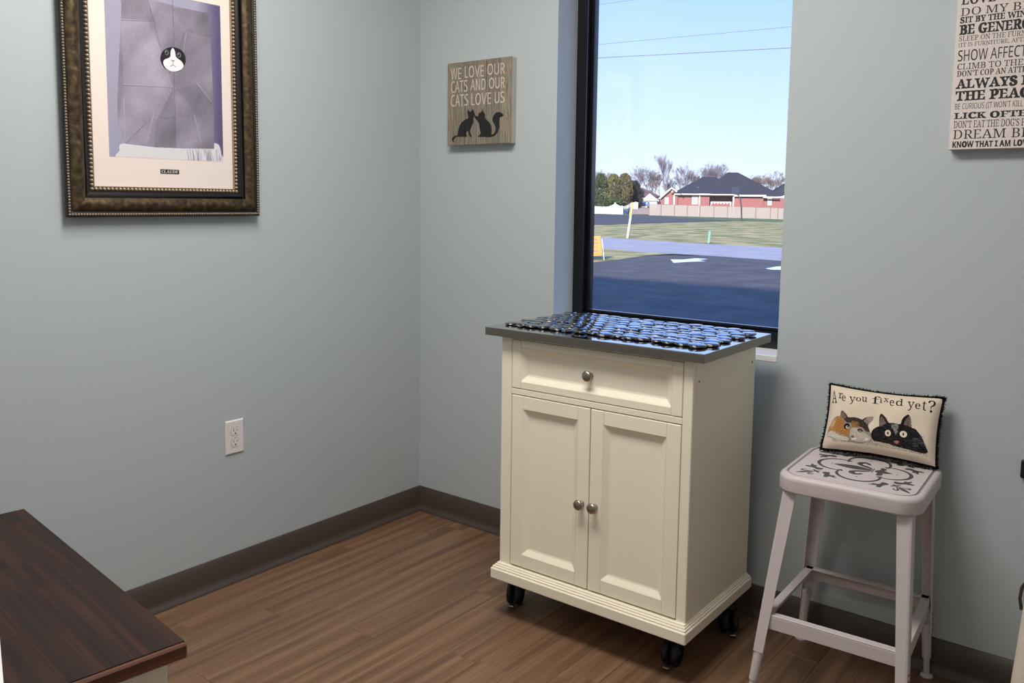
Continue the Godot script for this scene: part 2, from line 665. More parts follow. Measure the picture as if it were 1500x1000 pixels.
func knob(parent: Node, at: Vector3) -> void:
	var k := part(parent, "knob", lathe([Vector2(0.0, 0.0), Vector2(0.0085, 0.0), Vector2(0.0075, 0.004), Vector2(0.005, 0.009), Vector2(0.0055, 0.014), Vector2(0.0135, 0.018), Vector2(0.0155, 0.021), Vector2(0.0145, 0.0245), Vector2(0.010, 0.027), Vector2(0.0, 0.0285)], 22), M.nickel, at, Vector3(PI / 2, 0, 0))
	k.set_meta("label", "brushed nickel knob")

func kitchen_cart() -> void:
	var t := thing("kitchen_cart", "cream kitchen cart with stainless steel top, drawer and two doors below the window", "cart", CART_AT, CART_TURN)
	var a0 := 0.045
	var a1 := 0.677
	var bf := 0.430
	var y0 := 0.168
	var y1 := 0.889
	# carcass
	part(t, "side_panel", box(Vector3(a0, y0, 0.012), Vector3(a0 + 0.016, y1, bf - 0.0185), 0.0), M.cream)
	var sp := part(t, "side_panel", box(Vector3(a1 - 0.016, y0, 0.012), Vector3(a1, y1, bf - 0.0185), 0.0), M.cream)
	for h in [[0.396, 0.828], [0.037, 0.829]]:
		part(sp, "screw_hole", lathe([Vector2(0, 0), Vector2(0.0032, 0), Vector2(0.003, 0.0006), Vector2(0, 0.0006)], 12), M.gap, Vector3(a1, h[1], h[0]), Vector3(0, 0, -PI / 2))
	part(t, "back_panel", box(Vector3(a0 + 0.016, y0, 0.014), Vector3(a1 - 0.016, y1, 0.022)), M.cream)
	part(t, "inner_shelf", box(Vector3(a0 + 0.016, y0, 0.022), Vector3(a1 - 0.016, y0 + 0.012, bf - 0.022)), M.cream)
	part(t, "inner_divider", box(Vector3(a0 + 0.016, 0.716, 0.022), Vector3(a1 - 0.016, 0.731, bf - 0.022)), M.cream)
	# face frame
	part(t, "corner_stile", box(Vector3(a0, y0, bf - 0.018), Vector3(0.0835, y1, bf), 0.002), M.cream)
	part(t, "corner_stile", box(Vector3(0.6485, y0, bf - 0.018), Vector3(a1, y1, bf), 0.002), M.cream)
	part(t, "face_rail", box(Vector3(0.084, 0.7145, bf - 0.018), Vector3(0.648, 0.7325, bf - 0.001), 0.0015), M.cream)
	part(t, "face_rail", box(Vector3(0.084, 0.8825, bf - 0.018), Vector3(0.648, y1, bf - 0.001), 0.0005), M.cream)
	# drawer
	var d := Node3D.new()
	d.name = "drawer"
	t.add_child(d)
	d.position = Vector3(0.0855, 0.7345, bf)
	panel_front(d, 0.5615, 0.1465, 0.032, 0.022, 0.022, 0.010)
	knob(d, Vector3(0.271, 0.071, -0.012))
	# doors
	for k in 2:
		var o := Node3D.new()
		o.name = "door"
		t.add_child(o, true)
		o.position = Vector3(0.0865 + k * 0.2815, 0.180, bf)
		panel_front(o, 0.2785, 0.532, 0.042, 0.040, 0.020, 0.010)
		knob(o, Vector3(0.2785 - 0.021 if k == 0 else 0.021, 0.251, 0.0))
	# base with three steps
	var base := part(t, "base_molding", box(Vector3(0.028, 0.127, 0.0), Vector3(0.690, 0.1605, 0.455), 0.003), M.cream)
	part(base, "bead", box(Vector3(0.032, 0.1606, 0.003), Vector3(0.686, 0.1655, 0.450), 0.002), M.cream)
	part(base, "bead", box(Vector3(0.037, 0.1656, 0.007), Vector3(0.682, 0.1705, 0.444), 0.002), M.cream)
	part(base, "bead", box(Vector3(0.041, 0.1706, 0.010), Vector3(0.679, 0.1750, 0.4385), 0.002), M.cream)
	# steel top
	var top := part(t, "steel_top", box(Vector3(0, 0.9125, 0), Vector3(CW, 0.914, CD), 0.0007), M.steel)
	part(t, "steel_edge", box(Vector3(0.0002, 0.8895, 0.0002), Vector3(CW - 0.0002, 0.9124, CD - 0.0002), 0.0008), M.steel_edge)
	top.set_meta("label", "brushed stainless steel worktop")
	# casters
	for c in [[0.034, 0.322, 0.35], [0.602, 0.335, 0.1], [0.065, 0.06, 0.2], [0.64, 0.06, 0.7]]:
		caster(t, Vector3(c[0], 0, c[1]), c[2])

func caster(parent: Node, at: Vector3, turn: float) -> void:
	var o := Node3D.new()
	o.name = "caster"
	parent.add_child(o, true)
	o.position = at
	o.rotation.y = turn
	for s in [-1.0, 1.0]:
		var w := lathe([Vector2(0, -0.009), Vector2(0.026, -0.009), Vector2(0.036, -0.007), Vector2(0.038, 0), Vector2(0.036, 0.007), Vector2(0.026, 0.009), Vector2(0.024, 0.006), Vector2(0.008, 0.006), Vector2(0.007, 0.010), Vector2(0, 0.010)], 24)
		part(o, "wheel", w, M.rubber, Vector3(s * 0.014, 0.038, 0.012), Vector3(0, 0, -s * PI / 2))
	var st := begin()
	add_box(st, Vector3(-0.004, 0.03, 0.004), Vector3(0.004, 0.085, 0.022), 0.002)
	add_box(st, Vector3(-0.026, 0.072, -0.02), Vector3(0.026, 0.092, 0.03), 0.006)
	part(o, "hood", done(st), M.rubber)
	part(o, "stem", lathe([Vector2(0, 0.09), Vector2(0.014, 0.09), Vector2(0.014, 0.118), Vector2(0.026, 0.118), Vector2(0.026, 0.1268), Vector2(0, 0.1268)], 14), M.rubber)
	part(o, "brake_lever", box(Vector3(-0.009, 0.022, 0.046), Vector3(0.009, 0.028, 0.062), 0.002), M.nickel, Vector3.ZERO, Vector3(0.2, 0, 0))

func pebble_mat() -> void:
	var t := thing("pebble_mat", "dark glossy pebble mat lying on the steel cart top", "mat", CART_AT + Vector3(0, 0.9142, 0), CART_TURN)
	rng.seed = 41
	var shapes := []
	for k in 6:
		var st := begin(true)
		var prof := [Vector2(0, 0), Vector2(0.80, 0.0), Vector2(0.96, 0.22), Vector2(1.0, 0.45), Vector2(0.96, 0.70), Vector2(0.84, 0.92), Vector2(0.5, 1.0), Vector2(0, 1.03)]
		add_lathe(st, prof, 16)
		var a := done(st).surface_get_arrays(0)
		var vs: PackedVector3Array = a[Mesh.ARRAY_VERTEX]
		var st2 := begin(true)
		var ph := rng.randf() * TAU
		var am := 0.05 + 0.06 * rng.randf()
		for v in vs:
			var an := atan2(v.z, v.x)
			var f := 1.0 + am * cos(2.0 * an + ph) + 0.04 * cos(3.0 * an + ph * 2.0)
			st2.add_vertex(Vector3(v.x * f * 0.0225, v.y * 0.0075, v.z * f * 0.0205))
		shapes.append(done(st2))
	var cols := 16
	var rows := 9
	for r in rows:
		for c in cols:
			var x := 0.040 + (c + (0.5 if r % 2 == 1 else 0.0)) * 0.0412 + rng.randf_range(-0.005, 0.005)
			var z := 0.040 + r * 0.0412 + rng.randf_range(-0.005, 0.005)
			if x > 0.694:
				continue
			var o := part(t, "pebble", shapes[rng.randi() % 6], M.pebble, Vector3(x, rng.randf_range(0.0008, 0.0018), z), Vector3(rng.randf_range(-0.05, 0.05), rng.randf() * TAU, rng.randf_range(-0.05, 0.05)))
			o.scale = Vector3.ONE * rng.randf_range(0.85, 1.12)

# ---------------------------------------------------------------- stool and pillow
const STOOL_AT := Vector3(1.8236, 0, 0.2282)
const STOOL_TURN := 0.0456
const SEAT_Y := 0.603
const SEAT_H := 0.173

func stool() -> void:
	var t := thing("metal_stool", "pale grey metal stool with dark stencilled ornament on its seat", "stool", STOOL_AT, STOOL_TURN)
	var h := SEAT_H
	var seat := part(t, "seat", loft([[h - 0.003, h - 0.003, 0.052, SEAT_Y - 0.044], [h - 0.0005, h - 0.0005, 0.055, SEAT_Y - 0.0425], [h, h, 0.055, SEAT_Y - 0.040], [h, h, 0.055, SEAT_Y - 0.0135], [h, h, 0.055, SEAT_Y - 0.011], [h - 0.0014, h - 0.0014, 0.054, SEAT_Y - 0.0062], [h - 0.0042, h - 0.0042, 0.052, SEAT_Y - 0.0026], [h - 0.0085, h - 0.0085, 0.050, SEAT_Y - 0.0005], [h - 0.0115, h - 0.0115, 0.048, SEAT_Y], [h - 0.0165, h - 0.0165, 0.046, SEAT_Y], [h - 0.0175, h - 0.0175, 0.0455, SEAT_Y - 0.0008], [h - 0.0185, h - 0.0185, 0.045, SEAT_Y - 0.0040], [h - 0.0208, h - 0.0208, 0.044, SEAT_Y - 0.0040]], true, true, false), M.stool)
	# pressed centre panel with the stencil
	var st := SurfaceTool.new()
	st.begin(Mesh.PRIMITIVE_TRIANGLES)
	var hp := h - 0.0205
	var ring := rrect(hp, hp, 0.044, 8)
	var yp := SEAT_Y - 0.0004
	var n := ring.size()
	for k in n:
		var a: Vector2 = ring[k]
		var b: Vector2 = ring[(k + 1) % n]
		for p in [Vector2.ZERO, a, b]:
			st.set_normal(Vector3.UP)
			st.set_uv(Vector2(0.5 + p.x / (2 * hp), 0.5 + p.y / (2 * hp)))
			st.add_vertex(Vector3(p.x, yp, p.y))
		var nr := Vector3(a.x + b.x, 0, a.y + b.y).normalized()
		for p in [[a, yp], [a, yp - 0.004], [b, yp - 0.004], [a, yp], [b, yp - 0.004], [b, yp]]:
			st.set_normal(nr)
			st.set_uv(Vector2(0.01, 0.5))
			st.add_vertex(Vector3(p[0].x, p[1], p[0].y))
	var sm := textured(stencil_image(), 0.42)
	sm.metallic_specular = 0.45
	sm.texture_repeat = false
	var sp := part(seat, "seat_panel", st.commit(), sm)
	sp.set_meta("label", "seat panel stencilled with a dark fleur-de-lis ornament")
	# legs: angle-section, splayed, with slim adjustable feet
	var lt := 0.137
	var feet := {Vector2(-1, 1): Vector2(-0.196, 0.225), Vector2(1, 1): Vector2(0.172, 0.225), Vector2(-1, -1): Vector2(-0.185, -0.185), Vector2(1, -1): Vector2(0.158, -0.185)}
	var mids := {}
	for s in feet:
		var top := Vector3(s.x * lt, SEAT_Y - 0.040, s.y * lt)
		var foot := Vector3(feet[s].x, 0.0, feet[s].y)
		var knee: Vector3 = foot.lerp(top, 0.135 / top.y)
		var m := begin()
		var dirn := (knee - top).normalized()
		var wt := 0.036
		var wb := 0.027
		var th := 0.003
		# two flanges meeting at the outer corner
		var out: Array = []
		for e in [[top, wt], [knee, wb]]:
			var p: Vector3 = e[0]
			var w: float = e[1]
			var ox := Vector3(s.x, 0, 0)
			var oz := Vector3(0, 0, s.y)
			var cr := p + ox * w * 0.5 + oz * w * 0.5
			out.append([cr - ox * w, cr - ox * 0.006, cr - ox * 0.0018 - oz * 0.0018, cr - oz * 0.006, cr - oz * w, cr - oz * w - ox * th, cr - ox * th - oz * th, cr - ox * w - oz * th])
		var nn: int = out[0].size()
		for k in nn:
			var j := (k + 1) % nn
			var mid: Vector3 = (out[0][k] + out[0][j] + out[1][k] + out[1][j]) / 4.0
			var e1: Vector3 = out[0][j] - out[0][k]
			var nv: Vector3 = e1.cross(out[1][k] - out[0][k]).normalized() * (s.x * s.y)
			quad(m, out[0][k], out[0][j], out[1][j], out[1][k], mid + nv)
		var leg := part(t, "leg", done(m), M.stool)
		var fm := begin(true)
		add_tube(fm, [knee + (top - knee) * 0.06, knee - (knee - foot) * 0.08, foot.lerp(knee, 0.42)], [0.0135, 0.0125, 0.0115], 14)
		part(leg, "sleeve", done(fm), M.stool)
		var ft := begin(true)
		add_tube(ft, [foot.lerp(knee, 0.5), foot + Vector3(0, 0.008, 0)], [0.0082], 12)
		part(leg, "extension", done(ft), M.stool)
		part(leg, "glide", lathe([Vector2(0, 0), Vector2(0.016, 0), Vector2(0.017, 0.003), Vector2(0.014, 0.007), Vector2(0.008, 0.010), Vector2(0, 0.010)], 16), M.stool, foot)
		for q in 4:
			var hp2: Vector3 = knee.lerp(top, 0.015 + q * 0.035) + Vector3(s.x * wb * 0.52, 0, s.y * wb * 0.2)
			part(leg, "bolt_hole", lathe([Vector2(0, 0), Vector2(0.0035, 0), Vector2(0.0035, 0.001), Vector2(0, 0.001)], 8), M.gap, hp2, Vector3(0, 0, -s.x * PI / 2))
		mids[s] = foot.lerp(top, 0.215 / top.y)
	# ring of stretchers
	for e in [[Vector2(-1, 1), Vector2(1, 1)], [Vector2(1, 1), Vector2(1, -1)], [Vector2(1, -1), Vector2(-1, -1)], [Vector2(-1, -1), Vector2(-1, 1)]]:
		var a: Vector3 = mids[e[0]]
		var b: Vector3 = mids[e[1]]
		var along := (b - a).normalized()
		var outw := along.cross(Vector3.UP)
		if outw.dot(a + b) < 0.0:
			outw = -outw
		var m := begin()
		var tr := Transform3D(Basis(along, Vector3.UP, along.cross(Vector3.UP)), (a + b) / 2.0)
		var L := (b - a).length() / 2.0 + 0.006
		var o := outw.dot(tr.basis.z)
		add_box(m, Vector3(-L, -0.018, minf(0.005 * o, 0.008 * o)), Vector3(L, 0.016, maxf(0.005 * o, 0.008 * o)), 0.001, tr)
		add_box(m, Vector3(-L, 0.0165, minf(-0.014 * o, 0.008 * o)), Vector3(L, 0.020, maxf(-0.014 * o, 0.008 * o)), 0.0012, tr)
		part(t, "stretcher", done(m), M.stool)

func stencil_image() -> Image:
	var S := 1024
	var img := Image.create(S, S, false, Image.FORMAT_RGB8)
	img.fill(c8(203, 192, 192))
	var ink := c8(74, 72, 72)
	var hp := SEAT_H - 0.0205
	var k := S / (2.0 * hp)
	var P := func(x: float, z: float) -> Vector2: return Vector2(S * 0.5 + (x + 0.004) * k, S * 0.5 + (z - 0.012) * k)
	# four lobes
	for q in 4:
		var c := Vector2(0.062, 0).rotated(q * PI / 2)
		var inner := []
		var outer := []
		for j in 25:
			var a := q * PI / 2 + lerpf(-1.88, 1.88, j / 24.0)
			var wd := 0.0045 + 0.0050 * cos((j / 24.0 - 0.5) * PI * 0.9)
			var dirn := Vector2(cos(a), sin(a))
			var po := c + dirn * (0.052 + wd * 0.5)
			var pi_ := c + dirn * (0.052 - wd * 0.5)
			outer.append(P.call(po.x, po.y))
			inner.append(P.call(pi_.x, pi_.y))
		inner.reverse()
		fill_poly(img, outer + inner, ink)
		var e1 := c + Vector2(cos(q * PI / 2 + 1.9), sin(q * PI / 2 + 1.9)) * 0.052
		var e2 := c + Vector2(cos(q * PI / 2 - 1.9), sin(q * PI / 2 - 1.9)) * 0.052
		for e in [e1, e2]:
			fill_poly(img, oval(P.call(e.x, e.y), 0.006 * k, 0.0035 * k, (q + 0.5) * PI / 2), ink)
		var d := c * 1.3
		fill_poly(img, oval(P.call(d.x, d.y), 0.0026 * k, 0.0026 * k), ink)
	# centre flower, its tip to the left
	fleur(img, ink, func(u: float, v: float) -> Vector2: return P.call(-0.002 + u * 0.074, v * 0.098))
	# corner flowers with scrolls
	for q in 4:
		var an := q * PI / 2 + PI / 4
		var c := Vector2(0.158, 0).rotated(an)
		fleur(img, ink, func(u: float, v: float) -> Vector2:
			var w := Vector2(-u * 0.036, v * 0.036).rotated(an) + c
			return P.call(w.x, w.y))
		for s in [-1.0, 1.0]:
			var pts := []
			for g in [[0.118, 0.012], [0.122, 0.030], [0.133, 0.044], [0.128, 0.052], [0.118, 0.046], [0.112, 0.056], [0.104, 0.060], [0.106, 0.050], [0.100, 0.044], [0.108, 0.036], [0.106, 0.026], [0.098, 0.018], [0.106, 0.010]]:
				var w := Vector2(g[0] + 0.008, g[1] * s).rotated(an)
				pts.append(P.call(w.x, w.y))
			fill_poly(img, smooth_loop(pts, 4), ink)
	return img

func fleur(img: Image, ink: Color, f: Callable) -> void:
	# stylised lily: tip at u = -1
	var petal := [[-1.0, 0.0], [-0.65, -0.13], [-0.25, -0.17], [0.10, -0.10], [0.28, -0.03], [0.28, 0.03], [0.10, 0.10], [-0.25, 0.17], [-0.65, 0.13]]
	fill_poly(img, smooth_loop(mapped(petal, f), 4), ink)
	for s in [-1.0, 1.0]:
		var side := [[0.28, 0.06 * s], [0.05, 0.16 * s], [-0.15, 0.24 * s], [-0.34, 0.40 * s], [-0.30, 0.58 * s], [-0.10, 0.66 * s], [0.06, 0.58 * s], [0.14, 0.46 * s], [0.04, 0.44 * s], [-0.04, 0.52 * s], [-0.14, 0.48 * s], [-0.12, 0.38 * s], [0.06, 0.30 * s], [0.22, 0.20 * s], [0.30, 0.10 * s]]
		fill_poly(img, smooth_loop(mapped(side, f), 4), ink)
		var low := [[0.40, 0.05 * s], [0.52, 0.18 * s], [0.50, 0.34 * s], [0.62, 0.38 * s], [0.72, 0.28 * s], [0.66, 0.14 * s], [0.52, 0.05 * s]]
		fill_poly(img, smooth_loop(mapped(low, f), 4), ink)
	fill_poly(img, mapped([[0.40, -0.05], [0.62, -0.16], [1.0, 0.0], [0.62, 0.16], [0.40, 0.05]], f), ink)
	fill_poly(img, mapped([[0.31, -0.20], [0.35, -0.20], [0.35, 0.20], [0.31, 0.20]], f), ink)

func pillow() -> void:
	# leans against the wall on the back of the stool
	var W := 0.292
	var H := 0.188
	var t := thing("throw_pillow", "small cream pillow with two cats and black fringe leaning on the wall", "pillow", Vector3(1.833, SEAT_Y + 0.009, 0.124), 0.075)
	var body := Node3D.new()
	var n := 28
	var m := 18
	var thick := 0.040
	var tilt := -0.42
	var st := SurfaceTool.new()
	st.begin(Mesh.PRIMITIVE_TRIANGLES)
	var P := func(u: float, v: float, s: float) -> Vector3:
		var a := 2.0 * u - 1.0
		var b := 2.0 * v - 1.0
		var fa := 1.0 - pow(absf(a), 3.2)
		var fb := 1.0 - pow(absf(b), 3.2)
		var pinch_x := 1.0 - 0.045 * (1.0 - b * b)
		var pinch_y := 1.0 - 0.09 * (1.0 - a * a)
		var z := s * thick * pow(maxf(fa * fb, 0.0), 0.48)
		if s > 0.0:
			z += (0.0022 * sin(a * 7.0 + b * 3.0) + 0.0014 * sin(a * 15.0 - b * 9.0)) * fa * fb + 0.003 * exp(-pow((a + 0.1) * 6.0, 2.0)) * smoothstep(0.4, 1.0, b) * -1.0
		return Vector3(a * W * 0.5 * pinch_x, (0.5 - v) * H * pinch_y + H * 0.5, z)
	for s in [1.0, -1.0]:
		st.set_smooth_group(1 if s > 0.0 else 2)
		for j in m:
			for i in n:
				var q := []
				for k in [[0, 0], [1, 0], [1, 1], [0, 1]]:
					q.append(Vector2((i + k[0]) / float(n), (j + k[1]) / float(m)))
				var order := [0, 1, 2, 0, 2, 3] if s > 0.0 else [0, 2, 1, 0, 3, 2]
				for k in order:
					st.set_uv(q[k] if s > 0.0 else Vector2(0.5, 0.02))
					st.add_vertex(P.call(q[k].x, q[k].y, s))
	st.generate_normals()
	var pm := textured(pillow_image(), 0.9)
	pm.metallic_specular = 0.2
	pm.rim_enabled = true
	pm.rim = 0.15
	var cover := part(t, "cover", st.commit(), pm, Vector3.ZERO, Vector3(tilt, 0, 0))
	# black fringe round the seam
	rng.seed = 99
	var f := begin()
	var steps := 150
	var ringp := []
	for k in steps:
		var u := 0.0
		var v := 0.0
		var d := float(k) / steps * 2.0 * (W + H)
		if d < W:
			u = d / W
		elif d < W + H:
			u = 1.0; v = (d - W) / H
		elif d < 2 * W + H:
			u = 1.0 - (d - W - H) / W; v = 1.0
		else:
			v = 1.0 - (d - 2 * W - H) / H
		ringp.append(P.call(u, v, 0.0))
	for k in steps:
		var a: Vector3 = ringp[k]
		var outw := Vector3(a.x / (W * 0.5), (a.y - H * 0.5) / (H * 0.5), 0)
		outw = Vector3(outw.x if absf(outw.x) > 0.93 else 0.0, outw.y if absf(outw.y) > 0.88 else 0.0, 0).normalized()
		for j in 12:
			var dirn := (outw + Vector3(rng.randf_range(-0.7, 0.7), rng.randf_range(-0.7, 0.7), rng.randf_range(-0.9, 0.9))).normalized()
			var ln := rng.randf_range(0.006, 0.0125)
			var p := a - outw * 0.002 + Vector3(rng.randf_range(-0.001, 0.001), rng.randf_range(-0.001, 0.001), rng.randf_range(-0.007, 0.001))
			var sd := dirn.cross(Vector3(rng.randf() - 0.5, rng.randf() - 0.5, rng.randf() - 0.5)).normalized() * 0.0022
			var sd2 := dirn.cross(sd).normalized() * 0.0022
			var tip := p + dirn * ln
			tri(f, p + sd, p - sd * 0.5 + sd2, tip, p)
			tri(f, p - sd * 0.5 + sd2, p - sd * 0.5 - sd2, tip, p)
			tri(f, p - sd * 0.5 - sd2, p + sd, tip, p)
	add_tube(f, ringp + [ringp[0]], [0.0034], 6, false)
	var fr := part(t, "fringe", done(f), mat(c8(17, 16, 17), 0.95, 0.0, 0.2), Vector3.ZERO, Vector3(tilt, 0, 0))
	fr.set_meta("label", "fluffy black fringe")
	body.free()

func pillow_image() -> Image:
	var w := 1200
	var h := 740
	var img := Image.create(w, h, false, Image.FORMAT_RGB8)
	rng.seed = 5
	# woven ground
	var cream := c8(222, 205, 186)
	for y in h:
		for x in range(0, w, 3):
			var j := rng.randf_range(-0.035, 0.035) + (0.012 if (y / 3) % 2 == 0 else -0.012)
			img.fill_rect(Rect2i(x, y, 3, 1), Color(cream.r + j, cream.g + j, cream.b + j))
	# the print is laid out in a skewed frame measured on the cloth
	var F := func(x: float, y: float) -> Vector2:
		var d := Vector2(x - 150.0, y - 18.0)
		var U := Vector2(1272.0, 180.0)
		var V := Vector2(-140.0, 745.0)
		var det := U.x * V.y - U.y * V.x
		return Vector2((d.x * V.y - d.y * V.x) / det * w, (U.x * d.y - U.y * d.x) / det * h)
	var blk := c8(28, 26, 27)
	var hair := func(pts: Array, cols: Array, count: int, ln: float, ang: float) -> void:
		var poly := PackedVector2Array(mapped(pts, F))
		var lo := Vector2(1e9, 1e9)
		var hi := -lo
		for p in poly:
			lo = lo.min(p); hi = hi.max(p)
		for k in count:
			var p := Vector2(rng.randf_range(lo.x, hi.x), rng.randf_range(lo.y, hi.y))
			if Geometry2D.is_point_in_polygon(p, poly):
				var d := Vector2(ln, 0).rotated(ang + rng.randf_range(-0.5, 0.5))
				fill_poly(img, stroke(p, p + d, 1.6, 0.6), cols[rng.randi() % cols.size()])
	var shape := func(pts: Array, col: Color) -> void: fill_poly(img, smooth_loop(mapped(pts, F), 3), col)
	# ground stipple under the cats
	for k in 2600:
		var x := rng.randf_range(150, 1215)
		var y := 668.0 + (x - 150.0) * 0.135 + rng.randf_range(-30, 34)
		var p: Vector2 = F.call(x, y)
		fill_poly(img, stroke(p, p + Vector2(4, 1), 1.6, 1.2), [c8(120, 106, 92), c8(158, 142, 124), c8(92, 80, 72)][rng.randi() % 3])
	# calico cat
	var calico := [[90, 610], [100, 560], [130, 500], [170, 440], [220, 415], [265, 415], [265, 385], [282, 345], [312, 368], [340, 400], [358, 430], [420, 432], [480, 445], [525, 462], [560, 438], [610, 425], [655, 428], [645, 470], [615, 500], [590, 535], [590, 580], [610, 610], [628, 650], [630, 700], [600, 722], [540, 735], [470, 745], [400, 730], [320, 715], [240, 690], [150, 665], [95, 640]]
	shape.call(calico, c8(150, 136, 124))
	var orange := [[110, 560], [150, 480], [210, 425], [262, 428], [310, 490], [360, 560], [372, 620], [340, 645], [240, 625], [160, 590]]
	shape.call(orange, c8(168, 116, 66))
	var dark := [[262, 420], [268, 390], [284, 355], [335, 405], [356, 436], [420, 436], [480, 448], [525, 466], [560, 442], [600, 470], [588, 540], [606, 610], [560, 600], [520, 555], [470, 540], [420, 500], [340, 495], [300, 450]]
	shape.call(dark, c8(58, 50, 46))
	shape.call([[268, 425], [272, 395], [286, 368], [318, 400], [336, 432], [300, 448]], c8(140, 116, 112))
	shape.call([[540, 480], [575, 448], [640, 434], [628, 470], [598, 500], [580, 525], [560, 500]], c8(158, 138, 130))
	shape.call([[395, 480], [440, 478], [482, 505], [470, 552], [420, 560], [392, 530]], c8(152, 106, 62))
	var muzzle := [[375, 590], [425, 555], [480, 570], [540, 620], [600, 665], [612, 700], [540, 725], [430, 715], [372, 670]]
	shape.call(muzzle, c8(186, 176, 164))
	shape.call([[95, 605], [150, 578], [240, 640], [350, 672], [330, 705], [230, 685], [150, 655], [100, 635]], c8(206, 198, 186))
	hair.call(orange, [c8(196, 146, 92), c8(140, 92, 52), c8(186, 132, 78)], 900, 16.0, 2.2)
	hair.call(dark, [c8(38, 34, 32), c8(92, 76, 62), c8(72, 60, 52)], 900, 13.0, 2.6)
	hair.call(muzzle, [c8(214, 206, 196), c8(150, 138, 128), c8(196, 186, 174)], 500, 14.0, 0.4)
	hair.call([[95, 600], [150, 575], [350, 670], [330, 705], [100, 640]], [c8(226, 220, 210), c8(150, 142, 134)], 260, 20.0, 0.25)
	hair.call([[130, 520], [160, 460], [210, 430], [190, 500], [150, 560]], [c8(214, 190, 160)], 120, 20.0, 2.2)
	fill_poly(img, oval(F.call(335, 540), 30, 36, 0.5), blk)
	fill_poly(img, oval(F.call(342, 552), 19, 17, 0.5), c8(206, 204, 196))
	fill_poly(img, oval(F.call(346, 548), 7, 12, 0.4), blk)
	fill_poly(img, oval(F.call(490, 592), 32, 20, 0.25), c8(64, 54, 48))
	fill_poly(img, oval(F.call(489, 600), 15, 8, 0.25), c8(184, 178, 160))
	fill_poly(img, oval(F.call(488, 599), 4, 7, 0.0), blk)
	fill_poly(img, oval(F.call(402, 664), 20, 14, 0.2), c8(150, 98, 88))
	for q in [[[402, 675], [440, 700]], [[402, 675], [372, 690]], [[402, 675], [400, 645]]]:
		fill_poly(img, stroke(F.call(q[0][0], q[0][1]), F.call(q[1][0], q[1][1]), 3.0, 1.5), c8(70, 58, 54))
	for k in [[400, 690], [425, 690], [560, 695]]:
		fill_poly(img, oval(F.call(k[0], k[1]), 18, 14), c8(222, 216, 206))
	# black cat
	var black := [[618, 650], [640, 590], [690, 552], [718, 540], [724, 455], [735, 412], [755, 392], [800, 440], [832, 502], [880, 503], [960, 515], [985, 462], [1020, 422], [1060, 403], [1078, 450], [1082, 546], [1120, 565], [1160, 610], [1190, 660], [1205, 720], [1228, 800], [1180, 822], [1100, 812], [1000, 792], [900, 772], [800, 742], [700, 725], [640, 712]]
	shape.call(black, blk)
	hair.call(black, [c8(62, 60, 62), c8(44, 42, 44), c8(18, 17, 18), c8(84, 82, 84)], 1500, 18.0, 0.5)
	for e in [[[727, 548], [731, 470], [750, 428], [788, 482], [802, 512], [764, 530]], [[1000, 518], [1030, 462], [1062, 428], [1074, 480], [1078, 545], [1040, 530]]]:
		shape.call(e, c8(124, 102, 98))
		hair.call(e, [c8(86, 70, 68), c8(156, 136, 130), c8(60, 50, 50)], 260, 16.0, -1.2)
	hair.call([[850, 512], [945, 514], [930, 575], [905, 640], [880, 580]], [c8(170, 164, 160), c8(120, 116, 114)], 330, 18.0, 1.5)
	hair.call([[1040, 690], [1180, 640], [1205, 740], [1080, 760]], [c8(96, 94, 96)], 80, 40.0, -0.35)
	for e in [[813, 624, 38, 42], [985, 628, 43, 43]]:
		fill_poly(img, oval(F.call(e[0], e[1]), e[2], e[3]), c8(16, 15, 16))
		fill_poly(img, oval(F.call(e[0], e[1]), e[2] - 5, e[3] - 6), c8(226, 216, 192))
		fill_poly(img, oval(F.call(e[0], e[1]), 11, 18), c8(150, 128, 98))
		fill_poly(img, oval(F.call(e[0], e[1]), 6, 13), blk)
	shape.call([[870, 712], [905, 704], [930, 716], [915, 732], [898, 742], [882, 732]], c8(176, 112, 108))
	# lettering, every letter at its own height and lean
	var f := font("Droid Serif", 400)
	for g in [["A", 158, 100, 62, 150], ["r", 248, 132, 50, 68], ["e", 288, 166, 44, 66], ["y", 380, 178, 72, 98], ["o", 462, 188, 58, 48], ["u", 530, 180, 64, 64], ["f", 655, 165, 86, 100], ["i", 735, 186, 32, 64], ["x", 780, 190, 60, 50], ["e", 850, 215, 46, 76], ["d", 920, 198, 80, 94], ["y", 1046, 240, 74, 112], ["e", 1130, 265, 52, 66], ["t", 1204, 235, 42, 112], ["?", 1264, 228, 74, 142]]:
		var gx: float = g[1]
		var gy: float = g[2]
		var gw: float = g[3]
		var gh: float = g[4]
		print_text(img, g[0], f, c8(34, 30, 30), func(u: float, v: float) -> Vector2: return F.call(gx + u * gw + (1.0 - v) * 6.0, gy + v * gh + u * 8.0), 1.3)
	return img

